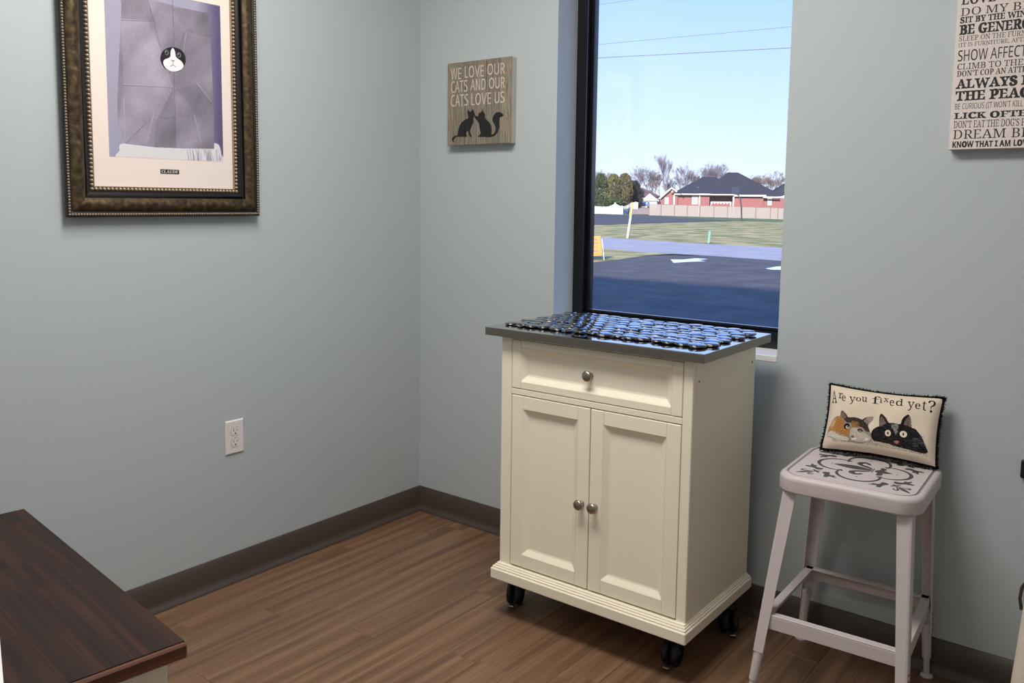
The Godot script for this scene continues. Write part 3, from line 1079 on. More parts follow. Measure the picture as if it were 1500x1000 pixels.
# ---------------------------------------------------------------- things on the walls
func framed_picture() -> void:
	var z0 := 1.4281
	var W := 0.634
	var H := 0.84
	var t := thing("framed_picture", "large framed cat picture in an ornate bronze frame on the wall", "picture", Vector3(0.001, 1.236, z0), PI / 2)
	# profile across a rail: x from the outer edge inwards, y out of the wall
	var bronze := [Vector2(0.017, 0.024), Vector2(0.022, 0.029), Vector2(0.031, 0.0345), Vector2(0.040, 0.035), Vector2(0.049, 0.031), Vector2(0.055, 0.025)]
	var edge := [Vector2(0.024, 0.001), Vector2(0, 0.020), Vector2(0.003, 0.028), Vector2(0.013, 0.028), Vector2(0.017, 0.024)]
	var dark := [Vector2(0.055, 0.025), Vector2(0.058, 0.020), Vector2(0.068, 0.015), Vector2(0.074, 0.012), Vector2(0.085, 0.012)]
	var lip := [Vector2(0.085, 0.012), Vector2(0.0875, 0.013), Vector2(0.0885, 0.006)]
	for q in 4:
		var rail := part(t, "rail", mitre(bronze, W, H, q), M.bronze)
		part(rail, "outer_edge", mitre(edge, W, H, q), M.frame_black)
		part(rail, "inner_slope", mitre(dark, W, H, q), M.frame_black)
		part(rail, "lip", mitre(lip, W, H, q), M.bead)
	var st := begin(true)
	var i := 0.080
	beads(st, i, W - i, i, H - i, 0.0120, 0.0056, 0.0120, 7)
	part(t, "bead_trim", done(st), M.bead)
	st = begin(true)
	beads(st, 0.008, W - 0.008, 0.008, H - 0.008, 0.0080, 0.0046, 0.0268, 5)
	part(t, "rope_trim", done(st), M.rope)
	part(t, "backing", box(Vector3(0.03, 0.03, 0.0), Vector3(W - 0.03, H - 0.03, 0.003)), M.frame_black)
	var o := 0.087
	part(t, "poster_paper", box(Vector3(o, o, 0.0031), Vector3(W - o, H - o, 0.0048)), mat(c8(236, 222, 212), 0.6))
	var pr := textured(claude_image(), 0.5)
	pr.texture_repeat = false
	var print_ := part(t, "photo_print", face_uv(0.3745, 0.488), pr, Vector3(z0 - 1.2904, 1.410 - 1.236, 0.0052))
	print_.set_meta("label", "grey print of a cat's face looking out of a paper bag")
	var cap := Image.create(256, 56, false, Image.FORMAT_RGB8)
	cap.fill(c8(22, 20, 22))
	print_text(cap, "CLAUDE", font("Droid Serif", 700), c8(226, 216, 208), in_box(14, 10, 228, 36))
	var cm := textured(cap, 0.5)
	cm.texture_repeat = false
	part(t, "caption", face_uv(0.062, 0.0135), cm, Vector3(z0 - 1.1345, 1.3655 - 1.236, 0.0053))

func mitre(prof: Array, W: float, H: float, q: int) -> ArrayMesh:
	var st := begin(prof.size() > 3)
	for k in prof.size() - 1:
		var a: Vector2 = prof[k]
		var b: Vector2 = prof[k + 1]
		var A := []
		for p in [a, b]:
			var lo: float = p.x
			var hx: float = W - p.x
			var hy: float = H - p.x
			var c := [Vector3(lo, lo, p.y), Vector3(hx, lo, p.y), Vector3(hx, hy, p.y), Vector3(lo, hy, p.y)]
			A.append(c[q])
			A.append(c[(q + 1) % 4])
		quad(st, A[0], A[1], A[3], A[2], Vector3(W / 2, H / 2, -6.0) if k > 0 or prof.size() != 5 else Vector3(W / 2, H / 2, 0.01))
	return done(st)

func beads(st: SurfaceTool, x0: float, x1: float, y0: float, y1: float, step: float, r: float, z: float, seg: int) -> void:
	var spots := []
	var nx := int(round((x1 - x0) / step))
	var ny := int(round((y1 - y0) / step))
	for k in nx:
		spots.append(Vector2(lerpf(x0, x1, float(k) / nx), y0))
		spots.append(Vector2(lerpf(x1, x0, float(k) / nx), y1))
	for k in ny:
		spots.append(Vector2(x1, lerpf(y0, y1, float(k) / ny)))
		spots.append(Vector2(x0, lerpf(y1, y0, float(k) / ny)))
	for s in spots:
		var tr := Transform3D(Basis(Vector3.RIGHT, PI / 2), Vector3(s.x, s.y, z))
		add_lathe(st, [Vector2(r, 0), Vector2(r * 0.86, r * 0.5), Vector2(r * 0.5, r * 0.87), Vector2(0, r)], seg + 2, tr)

func claude_image() -> Image:
	var w := 576
	var h := 750
	var img := Image.create(w, h, false, Image.FORMAT_RGB8)
	var n1 := noise(31, 0.011, 2)
	var n2 := noise(32, 0.05, 3)
	var n3 := noise(33, 0.004, 2)
	# points measured on the print: px of a view 769 x 1000 wide; left edge x 28..58, right edge 688, foot 885..905
	var F := func(x: float, y: float) -> Vector2:
		var lx := lerpf(28.0, 58.0, y / 885.0)
		var u := (x - lx) / (692.0 - lx)
		var top := lerpf(-75.0, 35.0, u)
		var low := lerpf(883.0, 906.0, u)
		return Vector2(u * w, (y - top) / (low - top) * h)
	for y in h:
		for x in w:
			var X := float(x) / w
			var g := n2.get_noise_2d(x, y) * 0.015
			var left := Color(0.63, 0.62, 0.70)
			var right := Color(0.36, 0.33, 0.47)
			var c := left.lerp(right, smoothstep(0.75, 1.0, X))
			img.set_pixel(x, y, Color(c.r + g, c.g + g, c.b + g))
	# cloth
	var cloth := smooth_loop(mapped([[125, 810], [108, 850], [98, 890], [300, 905], [500, 910], [692, 915], [680, 860], [650, 800], [500, 820], [300, 815]], F), 4)
	fill_poly(img, cloth, Color(0.86, 0.85, 0.86))
	rng.seed = 3
	for k in 34:
		var x := rng.randf_range(470, 680)
		fill_poly(img, stroke(F.call(x, 835), F.call(x + rng.randf_range(-6, 18), 900), 1.0, rng.randf_range(1.5, 4.0)), Color(0.55, 0.53, 0.60).lerp(Color(0.9, 0.9, 0.92), rng.randf()))
	# bag with creased paper
	var bag := PackedVector2Array(mapped([[112, -60], [118, 60], [105, 350], [96, 560], [100, 720], [138, 810], [300, 828], [480, 832], [636, 832], [638, 600], [630, 300], [618, 75], [430, 45], [260, 5], [235, -60]], F))
	var facets := []
	for q in [[0.05, [[118, 130], [262, 130], [330, 280], [400, 490], [128, 485]]], [-0.05, [[112, -60], [260, 5], [300, 130], [118, 130]]], [0.035, [[128, 485], [400, 492], [290, 700], [250, 810], [140, 810], [100, 720]]], [-0.045, [[400, 492], [412, 828], [290, 825], [300, 690]]], [-0.035, [[430, 45], [618, 75], [625, 210], [480, 180], [402, 60]]], [-0.035, [[412, 500], [535, 470], [632, 580], [560, 660]]], [0.02, [[410, 660], [560, 660], [560, 800], [412, 828]]]]:
		facets.append([q[0], PackedVector2Array(mapped(q[1], F))])
	for y in h:
		for x in w:
			var p := Vector2(x, y)
			if Geometry2D.is_point_in_polygon(p, bag):
				var fold := 0.0
				for q in facets:
					if Geometry2D.is_point_in_polygon(p, q[1]):
						fold += q[0]
				var a := n1.get_noise_2d(x * 0.9 + y * 0.25, y * 0.55)
				var ridge := 1.0 - absf(a) * 5.0
				var b := n3.get_noise_2d(x + 300.0, y)
				var v := 0.575 + fold + 0.06 * b - 0.04 * (float(x) / w) + 0.022 * smoothstep(0.75, 1.0, ridge) + 0.07 * n3.get_noise_2d(x * 1.6 + y * 0.6, y * 0.9 + 90.0) + n2.get_noise_2d(x, y) * 0.022
				img.set_pixel(x, y, Color(v * 1.0, v * 0.945, v * 1.055))
	for s in [[[118, 130], [260, 130]], [[128, 485], [400, 492]], [[402, 0], [408, 270]], [[405, 400], [412, 828]], [[265, 20], [330, 270]], [[535, 470], [632, 580]], [[140, 810], [250, 690]], [[470, 180], [440, 280]], [[330, 660], [420, 665]]]:
		fill_poly(img, stroke(F.call(s[0][0], s[0][1]), F.call(s[1][0], s[1][1]), 1.0, 0.8), Color(0.38, 0.35, 0.42))
	for s in [[[122, 125], [262, 126]], [[130, 480], [390, 488]], [[540, 465], [628, 572]], [[130, 560], [138, 790]], [[480, 190], [460, 300]], [[520, 640], [560, 800]], [[290, 640], [250, 800]]]:
		fill_poly(img, stroke(F.call(s[0][0], s[0][1]), F.call(s[1][0], s[1][1]), 1.4, 0.8), Color(0.70, 0.66, 0.73))
	# the hole and the face in it
	fill_poly(img, smooth_loop(mapped([[330, 345], [335, 305], [360, 278], [402, 268], [445, 280], [470, 310], [474, 350], [455, 385], [430, 402], [395, 400], [355, 388]], F), 4), Color(0.09, 0.08, 0.10))
	fill_poly(img, smooth_loop(mapped([[388, 290], [400, 272], [413, 290], [420, 322], [450, 345], [462, 372], [440, 395], [400, 402], [362, 388], [345, 358], [352, 338], [384, 322]], F), 4), Color(0.92, 0.91, 0.92))
	for e in [[365, 298], [436, 310]]:
		fill_poly(img, oval(F.call(e[0], e[1]), 10, 12), Color(0.55, 0.54, 0.58))
		fill_poly(img, oval(F.call(e[0] - 1, e[1]), 7, 9), Color(0.05, 0.05, 0.06))
		fill_poly(img, oval(F.call(e[0] - 4, e[1] - 4), 2.2, 2.4), Color(0.9, 0.9, 0.95))
	fill_poly(img, mapped([[388, 338], [412, 340], [400, 354]], F), Color(0.66, 0.62, 0.66))
	fill_poly(img, stroke(F.call(400, 354), F.call(400, 366), 1.2, 1.0), Color(0.35, 0.33, 0.36))
	fill_poly(img, stroke(F.call(400, 366), F.call(384, 376), 1.2, 1.0), Color(0.4, 0.38, 0.4))
	fill_poly(img, stroke(F.call(400, 366), F.call(418, 377), 1.2, 1.0), Color(0.4, 0.38, 0.4))
	return img

func cat_sign() -> void:
	var x0 := 0.1766
	var W := 0.312
	var y0 := 1.507
	var H := 0.311
	var D := 0.0315
	var t := thing("cat_sign", "square wooden box sign about loving cats with two black cat silhouettes", "sign", Vector3(x0, y0, 0.0005))
	var body := mat(c8(178, 180, 172), 0.7)
	part(t, "box_side", box(Vector3(0.001, 0, 0), Vector3(W - 0.001, H, D - 0.0045), 0.001), body)
	var img := cat_sign_image()
	var m := textured(img, 0.75)
	m.texture_repeat = false
	var cuts := [0.0, 0.105, 0.29, 0.47, 0.62, 0.83, 1.0]
	for k in cuts.size() - 1:
		var a: float = cuts[k] * W + (0.0004 if k > 0 else 0.0)
		var b: float = cuts[k + 1] * W - 0.0004
		part(t, "slat", slab_uv(Vector3(a, 0.0, D - 0.0043), Vector3(b, H, D + [0.0, 0.0006, -0.0002, 0.0004, 0.0, 0.0005][k]), 0.0008, func(p: Vector3) -> Vector2: return Vector2(p.x / W, 1.0 - p.y / H)), m)

func cat_sign_image() -> Image:
	var S := 768
	var img := Image.create(S, S, false, Image.FORMAT_RGB8)
	var n1 := noise(61, 1.0, 4)
	var n2 := noise(62, 1.0, 3)
	var tones := [c8(142, 132, 112), c8(128, 120, 104), c8(124, 118, 108), c8(138, 126, 108), c8(120, 114, 104), c8(146, 132, 114)]
	var cuts := [0.0, 0.105, 0.29, 0.47, 0.62, 0.83, 1.01]
	for y in S:
		for x in S:
			var X := float(x) / S
			var Y := float(y) / S
			var k := 0
			while X > cuts[k + 1]:
				k += 1
			var g := n1.get_noise_2d(X * 60.0, Y * 3.0 + k * 9.0)
			var p := n2.get_noise_2d(X * 7.0 + 4.0, Y * 5.0 + k * 3.0)
			var c: Color = tones[k]
			c = c.lerp(c8(86, 78, 70), clampf(g * 1.3, 0.0, 0.65)).lerp(c8(178, 164, 146), clampf(-g * 1.1, 0.0, 0.5))
			c = c.lerp(c8(124, 130, 112), clampf(p * 0.8, 0.0, 0.4)).lerp(c8(140, 112, 92), clampf(-p * 0.9, 0.0, 0.45))
			img.set_pixel(x, y, c)
	for k in range(1, 6):
		img.fill_rect(Rect2i(int(cuts[k] * S) - 1, 0, 3, S), c8(60, 54, 50))
	# measured on a view of the sign 824 x 1000
	var F := func(x: float, y: float) -> Vector2:
		var u := (x - 92.0) / 548.0
		var top := 147.0 - 79.0 * u
		var low := 845.0 - 27.0 * u
		return Vector2(u * S, (y - top) / (low - top) * S)
	var ink := c8(204, 190, 178)
	var fo := font("Droid Sans", 400)
	for l in [["WE", 122, 185, 92, 97, -9], ["LOVE", 247, 165, 163, 97, -17], ["OUR", 442, 140, 145, 95, -15], ["CATS", 124, 295, 146, 100, -17], ["AND", 297, 275, 130, 95, -12], ["OUR", 457, 258, 132, 94, -12], ["CATS", 124, 412, 152, 100, -15], ["LOVE", 305, 395, 168, 100, -14], ["US", 505, 378, 80, 98, -7]]:
		var a: Array = l
		print_text(img, a[0], fo, ink, func(u: float, v: float) -> Vector2: return F.call(a[1] + u * a[3], a[2] + v * a[4] + u * a[5]), 1.4)
	# worn specks through the letters
	rng.seed = 12
	for k in 260:
		var p := Vector2(rng.randf_range(30, 700), rng.randf_range(40, 410))
		fill_poly(img, stroke(p, p + Vector2(rng.randf_range(-1, 1), rng.randf_range(4, 16)), 0.8, 0.8), c8(128, 118, 104))
	var cat := c8(24, 22, 22)
	fill_poly(img, smooth_loop(mapped([[150, 815], [137, 800], [135, 785], [145, 770], [165, 760], [185, 755], [190, 730], [195, 700], [205, 670], [225, 640], [250, 622], [275, 610], [280, 595], [274, 570], [272, 532], [290, 550], [300, 548], [322, 530], [330, 555], [338, 575], [330, 590], [325, 610], [325, 640], [315, 665], [302, 700], [296, 720], [303, 745], [312, 765], [300, 768], [288, 755], [282, 730], [275, 715], [262, 735], [268, 765], [240, 768], [200, 768], [175, 770], [158, 785], [150, 800], [157, 812]], F), 3), cat)
	fill_poly(img, smooth_loop(mapped([[366, 767], [380, 750], [388, 735], [378, 690], [372, 650], [358, 628], [345, 615], [332, 592], [330, 575], [345, 585], [365, 590], [370, 565], [395, 550], [403, 527], [412, 550], [425, 575], [425, 600], [440, 620], [460, 640], [475, 665], [482, 700], [480, 742], [495, 742], [512, 720], [515, 690], [505, 660], [490, 630], [490, 600], [500, 575], [520, 555], [550, 552], [572, 565], [580, 582], [565, 590], [550, 600], [545, 620], [545, 650], [545, 690], [535, 720], [515, 750], [490, 765], [460, 770], [420, 768]], F), 3), cat)
	return img

func quote_sign() -> void:
	var x0 := 1.9425
	var y0 := 1.4411
	var W := 0.212
	var H := 0.420
	var D := 0.0295
	var t := thing("quote_sign", "tall white sign filled with black lines of advice for cats", "sign", Vector3(x0, y0, 0.0005))
	part(t, "board", box(Vector3(0, 0, 0), Vector3(W, H, D - 0.0005), 0.0012), mat(c8(196, 188, 178), 0.7))
	var w := 1024
	var h := int(w * H / W)
	var img := Image.create(w, h, false, Image.FORMAT_RGB8)
	var n := noise(71, 0.02, 4)
	for y in h:
		for x in w:
			var g := n.get_noise_2d(x, y)
			var c := c8(222, 210, 206)
			img.set_pixel(x, y, c.lerp(c8(196, 186, 178), clampf(g * 1.2 - 0.2, 0.0, 0.5)))
	var ink := c8(34, 31, 31)
	var sans := font("Droid Sans", 400)
	var sansb := font("Droid Sans", 700)
	var serif := font("Droid Serif", 400)
	var serifb := font("Droid Serif", 700)
	# words, font, top and foot of the line in metres above the floor, extra weight
	var lines := [["LOVE", serifb, 1.8360, 1.8092, 2.0, 0.40], ["DO MY BEST", serif, 1.8015, 1.7817, 0.0, 1.0], ["SIT BY THE WINDOW", serifb, 1.7788, 1.7633, 3.5, 1.0], ["BE GENEROUS", serifb, 1.7590, 1.7339, 7.0, 1.0], ["SLEEP ON THE FURNITURE", serif, 1.7308, 1.7178, 0.0, 1.0], ["(IT IS FURNITURE, AFTER ALL)", serif, 1.7140, 1.7010, 0.0, 1.0], ["SHOW AFFECTION", sans, 1.6947, 1.6669, 1.5, 1.0], ["CLIMB TO THE TOP", serif, 1.6611, 1.6454, 1.0, 1.0], ["DON'T COP AN ATTITUDE", serifb, 1.6423, 1.6275, 0.0, 1.0], ["ALWAYS BE", serifb, 1.6203, 1.5964, 8.0, 0.96], ["THE PEACE", serifb, 1.5902, 1.5658, 8.0, 0.96], ["BE CURIOUS (IT WON'T KILL YOU)", sans, 1.5588, 1.5405, 0.0, 0.95], ["LICK OFTEN", serifb, 1.5348, 1.5189, 5.0, 0.96], ["DON'T EAT THE DOG'S FOOD", serif, 1.5139, 1.4959, 1.0, 0.98], ["DREAM BIG", serif, 1.4910, 1.4675, 0.0, 0.98], ["KNOW THAT I AM LOVED", sansb, 1.4607, 1.4460, 5.0, 0.97]]
	for l in lines:
		var top: float = (y0 + H - l[2]) / H * h
		var foot: float = (y0 + H - l[3]) / H * h
		print_text(img, l[0], l[1], ink, in_box(w * 0.042, top, w * 0.92 * l[5], foot - top), l[4])
	var m := textured(img, 0.7)
	m.texture_repeat = false
	part(t, "printed_face", face_uv(W - 0.002, H - 0.002), m, Vector3(0.001, 0.001, D))

func outlet() -> void:
	var t := thing("wall_outlet", "white duplex wall outlet on the left wall", "outlet", Vector3(0.0005, 0.5, 0.8934), PI / 2)
	part(t, "cover_plate", plate_mesh(0.0352, 0.0572, 0.0055), M.white_plastic)
	for s in [1.0, -1.0]:
		var y: float = s * 0.0192
		var o := part(t, "receptacle", capsule_face(0.0163, 0.0133, 0.0069), M.white_plastic, Vector3(0, y, 0))
		part(o, "gap", capsule_face(0.0171, 0.0141, 0.0057), M.gap)
		part(o, "slot", box(Vector3(-0.0072, 0.0006, 0.006), Vector3(-0.0050, 0.0085, 0.0071)), M.gap)
		part(o, "slot", box(Vector3(0.0052, 0.0014, 0.006), Vector3(0.0072, 0.0078, 0.0071)), M.gap)
		part(o, "ground_hole", lathe([Vector2(0, 0), Vector2(0.0026, 0), Vector2(0.0026, 0.0012), Vector2(0, 0.0012)], 12), M.black, Vector3(0, -0.0066, 0.006), Vector3(PI / 2, 0, 0))
	part(t, "screw", lathe([Vector2(0, 0), Vector2(0.0032, 0), Vector2(0.003, 0.001), Vector2(0, 0.0014)], 14), M.white_plastic, Vector3(0, 0, 0.0055), Vector3(PI / 2, 0, 0))

func plate_mesh(hx: float, hy: float, d: float) -> ArrayMesh:
	var st := begin()
	var b := 0.004
	var lo := [Vector3(-hx, -hy, 0), Vector3(hx, -hy, 0), Vector3(hx, hy, 0), Vector3(-hx, hy, 0)]
	var mid := []
	var hi := []
	for p in lo:
		mid.append(p + Vector3(0, 0, d * 0.35))
		hi.append(Vector3(p.x - signf(p.x) * b, p.y - signf(p.y) * b, d))
	for k in 4:
		var j := (k + 1) % 4
		quad(st, lo[k], lo[j], mid[j], mid[k], Vector3.ZERO)
		quad(st, mid[k], mid[j], hi[j], hi[k], Vector3.ZERO)
	quad(st, hi[0], hi[1], hi[2], hi[3], Vector3.ZERO)
	return done(st)

func capsule_face(hx: float, hy: float, d: float) -> ArrayMesh:
	var pts := []
	for k in 36:
		var a := TAU * k / 36
		pts.append(Vector2(cos(a) * hx, clampf(sin(a) * hx, -hy, hy)))
	return prism(pts, d)

# ---------------------------------------------------------------- furniture near the camera
func storage_bench() -> void:
	var top_y := 0.48
	var L := 0.937
	var D := 0.42
	var t := thing("storage_bench", "cream storage bench with dark stained wood top in the near corner", "bench", Vector3(0.1191, 0, 1.6107), -0.1127)
	# glued-up boards of the top
	var x := 0.0
	var k := 0
	var widths := [0.095, 0.11, 0.09, 0.125]
	var z := 0.0
	for wd in widths:
		var cut: float = [0.0, 0.52, 0.31, 0.63][k]
		var ends := [[0.0, L]] if k == 0 else [[0.0, cut], [cut, L]]
		for e in ends:
			var off := Vector2(rng.randf(), rng.randf())
			var ea: float = e[0]
			var za := z
			part(t, "top_board", slab_uv(Vector3(e[0], top_y - 0.028, z), Vector3(e[1], top_y, z + wd), 0.0, func(p: Vector3) -> Vector2: return Vector2((p.z - za) / 0.5 + off.x + (top_y - p.y), (p.x - ea) / 1.2 + off.y)), M.bench_wood)
		z += wd
		k += 1
	part(t, "end_cap", slab_uv(Vector3(L, top_y - 0.028, 0.0), Vector3(L + 0.014, top_y - 0.0002, D), 0.004, func(p: Vector3) -> Vector2: return Vector2((top_y - p.y) / 0.4, p.z / 1.2)), M.bench_edge)
	var i := 0.028
	part(t, "body", box(Vector3(i, 0.06, 0.02), Vector3(L - i, top_y - 0.0285, D - 0.02), 0.003), M.cream)
	part(t, "plinth", box(Vector3(i - 0.01, 0.0, 0.012), Vector3(L - i + 0.01, 0.0595, D - 0.012), 0.004), M.cream)
	var doc := thing("paper_sheet", "white sheet of paper lying on the dark bench top", "paper", Vector3(0.80, top_y + 0.0006, 1.934), -0.34)
	part(doc, "sheet", box(Vector3(-0.10, 0, 0.0), Vector3(0.16, 0.0012, 0.11)), mat(c8(235, 233, 226), 0.7))

func edge_things() -> void:
	var bag := thing("tote_bag", "cream tote bag with dark strap at the right picture edge", "bag", Vector3(2.371, 0, 0.30), 0.0)
	var cloth := mat(c8(222, 206, 190), 0.85)
	part(bag, "body", loft([[0.172, 0.085, 0.03, 0.0], [0.176, 0.09, 0.035, 0.02], [0.166, 0.085, 0.035, 0.2], [0.152, 0.075, 0.03, 0.40], [0.149, 0.072, 0.03, 0.43], [0.143, 0.066, 0.028, 0.43], [0.145, 0.068, 0.028, 0.36]], true, true, true), cloth)
	var strap := mat(c8(46, 38, 34), 0.6)
	for k in [1.0, -1.0]:
		part(bag, "strap", tube([Vector3(-0.144, 0.40, k * 0.03), Vector3(-0.152, 0.43, k * 0.03), Vector3(-0.150, 0.465, k * 0.025), Vector3(-0.13, 0.49, k * 0.015), Vector3(-0.05, 0.495, 0.0), Vector3(0.04, 0.475, k * 0.02), Vector3(0.07, 0.42, k * 0.05), Vector3(0.075, 0.37, k * 0.078)], [0.0035]), strap)
	part(bag, "strap_end", tube([Vector3(-0.148, 0.455, 0.03), Vector3(-0.1585, 0.435, 0.035), Vector3(-0.1605, 0.41, 0.04), Vector3(-0.156, 0.385, 0.04)], [0.0035]), strap)
	var box_ := thing("wall_hook_plate", "small dark plate on the wall at the right picture edge", "wall plate", Vector3(2.156, 0.597, 0.0005))
	part(box_, "plate", box(Vector3(0, 0, 0), Vector3(0.06, 0.048, 0.012), 0.003), M.black)
	part(box_, "hook", tube([Vector3(0.03, 0.03, 0.012), Vector3(0.03, 0.026, 0.03), Vector3(0.03, 0.034, 0.042)], [0.004]), M.black)

# ---------------------------------------------------------------- outside
# the street is laid out across (l, to the right) and along (d, away) the line of sight through the window
const EYE := Vector2(2.44104, 2.53786)
const FW := Vector2(-0.440915, -0.897549)
const RT := Vector2(0.897549, -0.440915)
const FAR := 120.0

func lay(l: float, d: float, y: float) -> Vector3:
	var p := EYE + RT * l + FW * d
	return Vector3(p.x, y, p.y)

func ground_y(l: float, d: float) -> float:
	# the lawn falls a little to the right in front of the houses
	return lerpf(GROUND, clampf(-0.33 - 0.0176 * (l + 5.36), -1.2, 0.2), smoothstep(60.0, 118.0, d))

func along(line: Array, t: float) -> Vector2:
	var f := t * (line.size() - 1)
	var k := mini(int(f), line.size() - 2)
	return Vector2(line[k][0], line[k][1]).lerp(Vector2(line[k + 1][0], line[k + 1][1]), f - k)

func ground_strip(called: String, near: Array, far: Array, off: float, m: Material, label: String, category: String, nx := 36, ny := 14) -> void:
	var st := begin(true)
	for j in ny:
		for i in nx:
			var q := []
			for k in [[0, 0], [1, 0], [1, 1], [0, 1]]:
				var t := float(i + k[0]) / nx
				var p := along(near, t).lerp(along(far, t), float(j + k[1]) / ny)
				q.append(lay(p.x, p.y, ground_y(p.x, p.y) + off))
			quad(st, q[0], q[1], q[2], q[3], (q[0] + q[2]) / 2.0 - Vector3(0, 50, 0))
	tag(part(self, called, done(st), m), label, category)

func ground_poly(called: String, pts: Array, y: float, m: Material) -> MeshInstance3D:
	var st := SurfaceTool.new()
	st.begin(Mesh.PRIMITIVE_TRIANGLES)
	var poly := PackedVector2Array()
	for p in pts:
		poly.append(Vector2(p[0], p[1]))
	var idx := Geometry2D.triangulate_polygon(poly)
	for k in range(0, idx.size(), 3):
		var a := poly[idx[k]]; var b := poly[idx[k + 1]]; var c := poly[idx[k + 2]]
		tri(st, Vector3(a.x, y, a.y), Vector3(b.x, y, b.y), Vector3(c.x, y, c.y), Vector3(a.x, y - 5.0, a.y))
	st.generate_normals()
	return part(self, called, st.commit(), m)

func patchy(seed_: int, freq: float, colors: Array, scale: Vector3, size := 512) -> StandardMaterial3D:
	var m := mat(Color.WHITE, 0.95, 0.0, 0.1)
	m.albedo_texture = ramp_texture(seed_, freq, colors, size, 5)
	m.uv1_triplanar = true
	m.uv1_world_triplanar = true
	m.uv1_scale = scale
	return m

func outside_ground() -> void:
	var grass := patchy(81, 0.02, [c8(84, 98, 56), c8(136, 132, 84), c8(174, 156, 108), c8(196, 174, 126)], Vector3.ONE * 0.045)
	var lawn := patchy(82, 0.03, [c8(78, 98, 60), c8(98, 112, 72), c8(118, 122, 84)], Vector3.ONE * 0.04, 256)
	var asphalt := patchy(83, 0.015, [c8(74, 72, 72), c8(84, 82, 82), c8(98, 95, 94)], Vector3.ONE * 0.12)
	var road := patchy(84, 0.02, [c8(148, 145, 144), c8(164, 160, 158)], Vector3.ONE * 0.1, 256)
	var road_near := [[-40, 58], [-3.98, 34.54], [-1.53, 31.83], [0.76, 30.65], [3.24, 28.54], [10, 24], [40, 15]]
	var road_far := [[-40, 68], [-5.29, 45.79], [-2.6, 42.9], [-0.25, 40.36], [4.22, 37.36], [10, 34], [40, 24]]
	ground_strip("lawn", [[-90, 20], [90, 8]], [[-140, 330], [140, 330]], -0.06, lawn, "green lawn in front of the fences beyond the road", "lawn", 60, 60)
	ground_strip("dry_grass_strip", road_far, [[-60, 70], [-7.86, 67.8], [-5.2, 72.5], [-2.9, 77.35], [4.86, 94.1], [14, 98], [60, 92]], -0.02, grass, "strip of dry patchy grass across the road", "grass", 42, 30)
	ground_strip("car_park", [[-40, -6], [-20, -6], [-10, -6], [-4, -6], [0, -6], [4, -6], [20, -6], [40, -6]], [[-40, 12], [-2.93, 25.51], [-2.16, 27.26], [-1.33, 30.19], [0.76, 30.65], [3.24, 28.54], [10, 24], [40, 15]], -0.01, asphalt, "dark asphalt car park right outside the window", "car park", 42, 6)
	ground_strip("road", road_near, road_far, -0.012, road, "pale grey road running past the car park", "road", 42, 4)
	ground_strip("grass_island", [[-40, 12], [-2.93, 25.51], [-2.16, 27.26], [-1.33, 30.19], [-0.5, 31.2]], [[-40, 58], [-3.98, 34.54], [-2.6, 33.0], [-1.53, 31.83], [-0.5, 31.3]], -0.005, grass, "dry grass corner beside the orange sign", "grass", 32, 8)
	ground_strip("far_street", [[-60, 66], [-7.86, 67.8], [-2.9, 77.35], [4.86, 94.1]], [[-60, 116], [-13.1, 112.8], [-4.18, 110.9], [4.9, 95.2]], 0.0, asphalt, "dark asphalt street in front of the white fence", "street", 30, 24)
	var paint := mat(c8(214, 212, 210), 0.8)
	tag(ground_poly("painted_arrow", [[-10.37, -22.32], [-10.07, -22.57], [-10.06, -23.55], [-9.59, -23.43], [-9.55, -22.67], [-9.15, -22.33], [-9.40, -21.70], [-9.54, -20.91]], GROUND + 0.002, paint), "white arrow painted on the middle of the car park", "road marking")
	tag(ground_poly("painted_arrow", [[-6.66, -20.83], [-6.73, -21.85], [-6.54, -22.32], [-5.98, -20.76], [-6.36, -20.52]], GROUND + 0.002, paint), "white painted marking beside the right window edge", "road marking")

const LOW := -0.75

func house_node(called: String, label: String, category: String) -> Node3D:
	# local x to the right along the street, y up, z towards the viewer
	return thing(called, label, category, lay(0, FAR, LOW), -atan2(RT.y, RT.x))

func hv(s: float, y: float, d: float) -> Vector3:
	return Vector3(s, y - LOW, -d)

func hb(s0: float, s1: float, y0: float, y1: float, d0: float, d1: float) -> ArrayMesh:
	return box(hv(s0, y0, d1), hv(s1, y1, d0))

func hpoly(pts: Array) -> Array:
	var out := []
	for p in pts:
		out.append(Vector2(p[0], p[1] - LOW))
	return out

func hip_roof(s0: float, s1: float, ye: float, d0: float, d1: float, r0: float, r1: float, yr: float) -> ArrayMesh:
	var st := begin()
	var dm := (d0 + d1) / 2.0
	var a := hv(s0, ye, d0); var b := hv(s1, ye, d0); var c := hv(s1, ye, d1); var d := hv(s0, ye, d1)
	var e := hv(r0, yr, dm); var f := hv(r1, yr, dm)
	var inn := hv((s0 + s1) / 2.0, ye + 0.1, dm)
	quad(st, a, b, f, e, inn)
	quad(st, c, d, e, f, inn)
	tri(st, b, c, f, inn)
	tri(st, d, a, e, inn)
	quad(st, a, b, c, d, inn)
	return done(st)

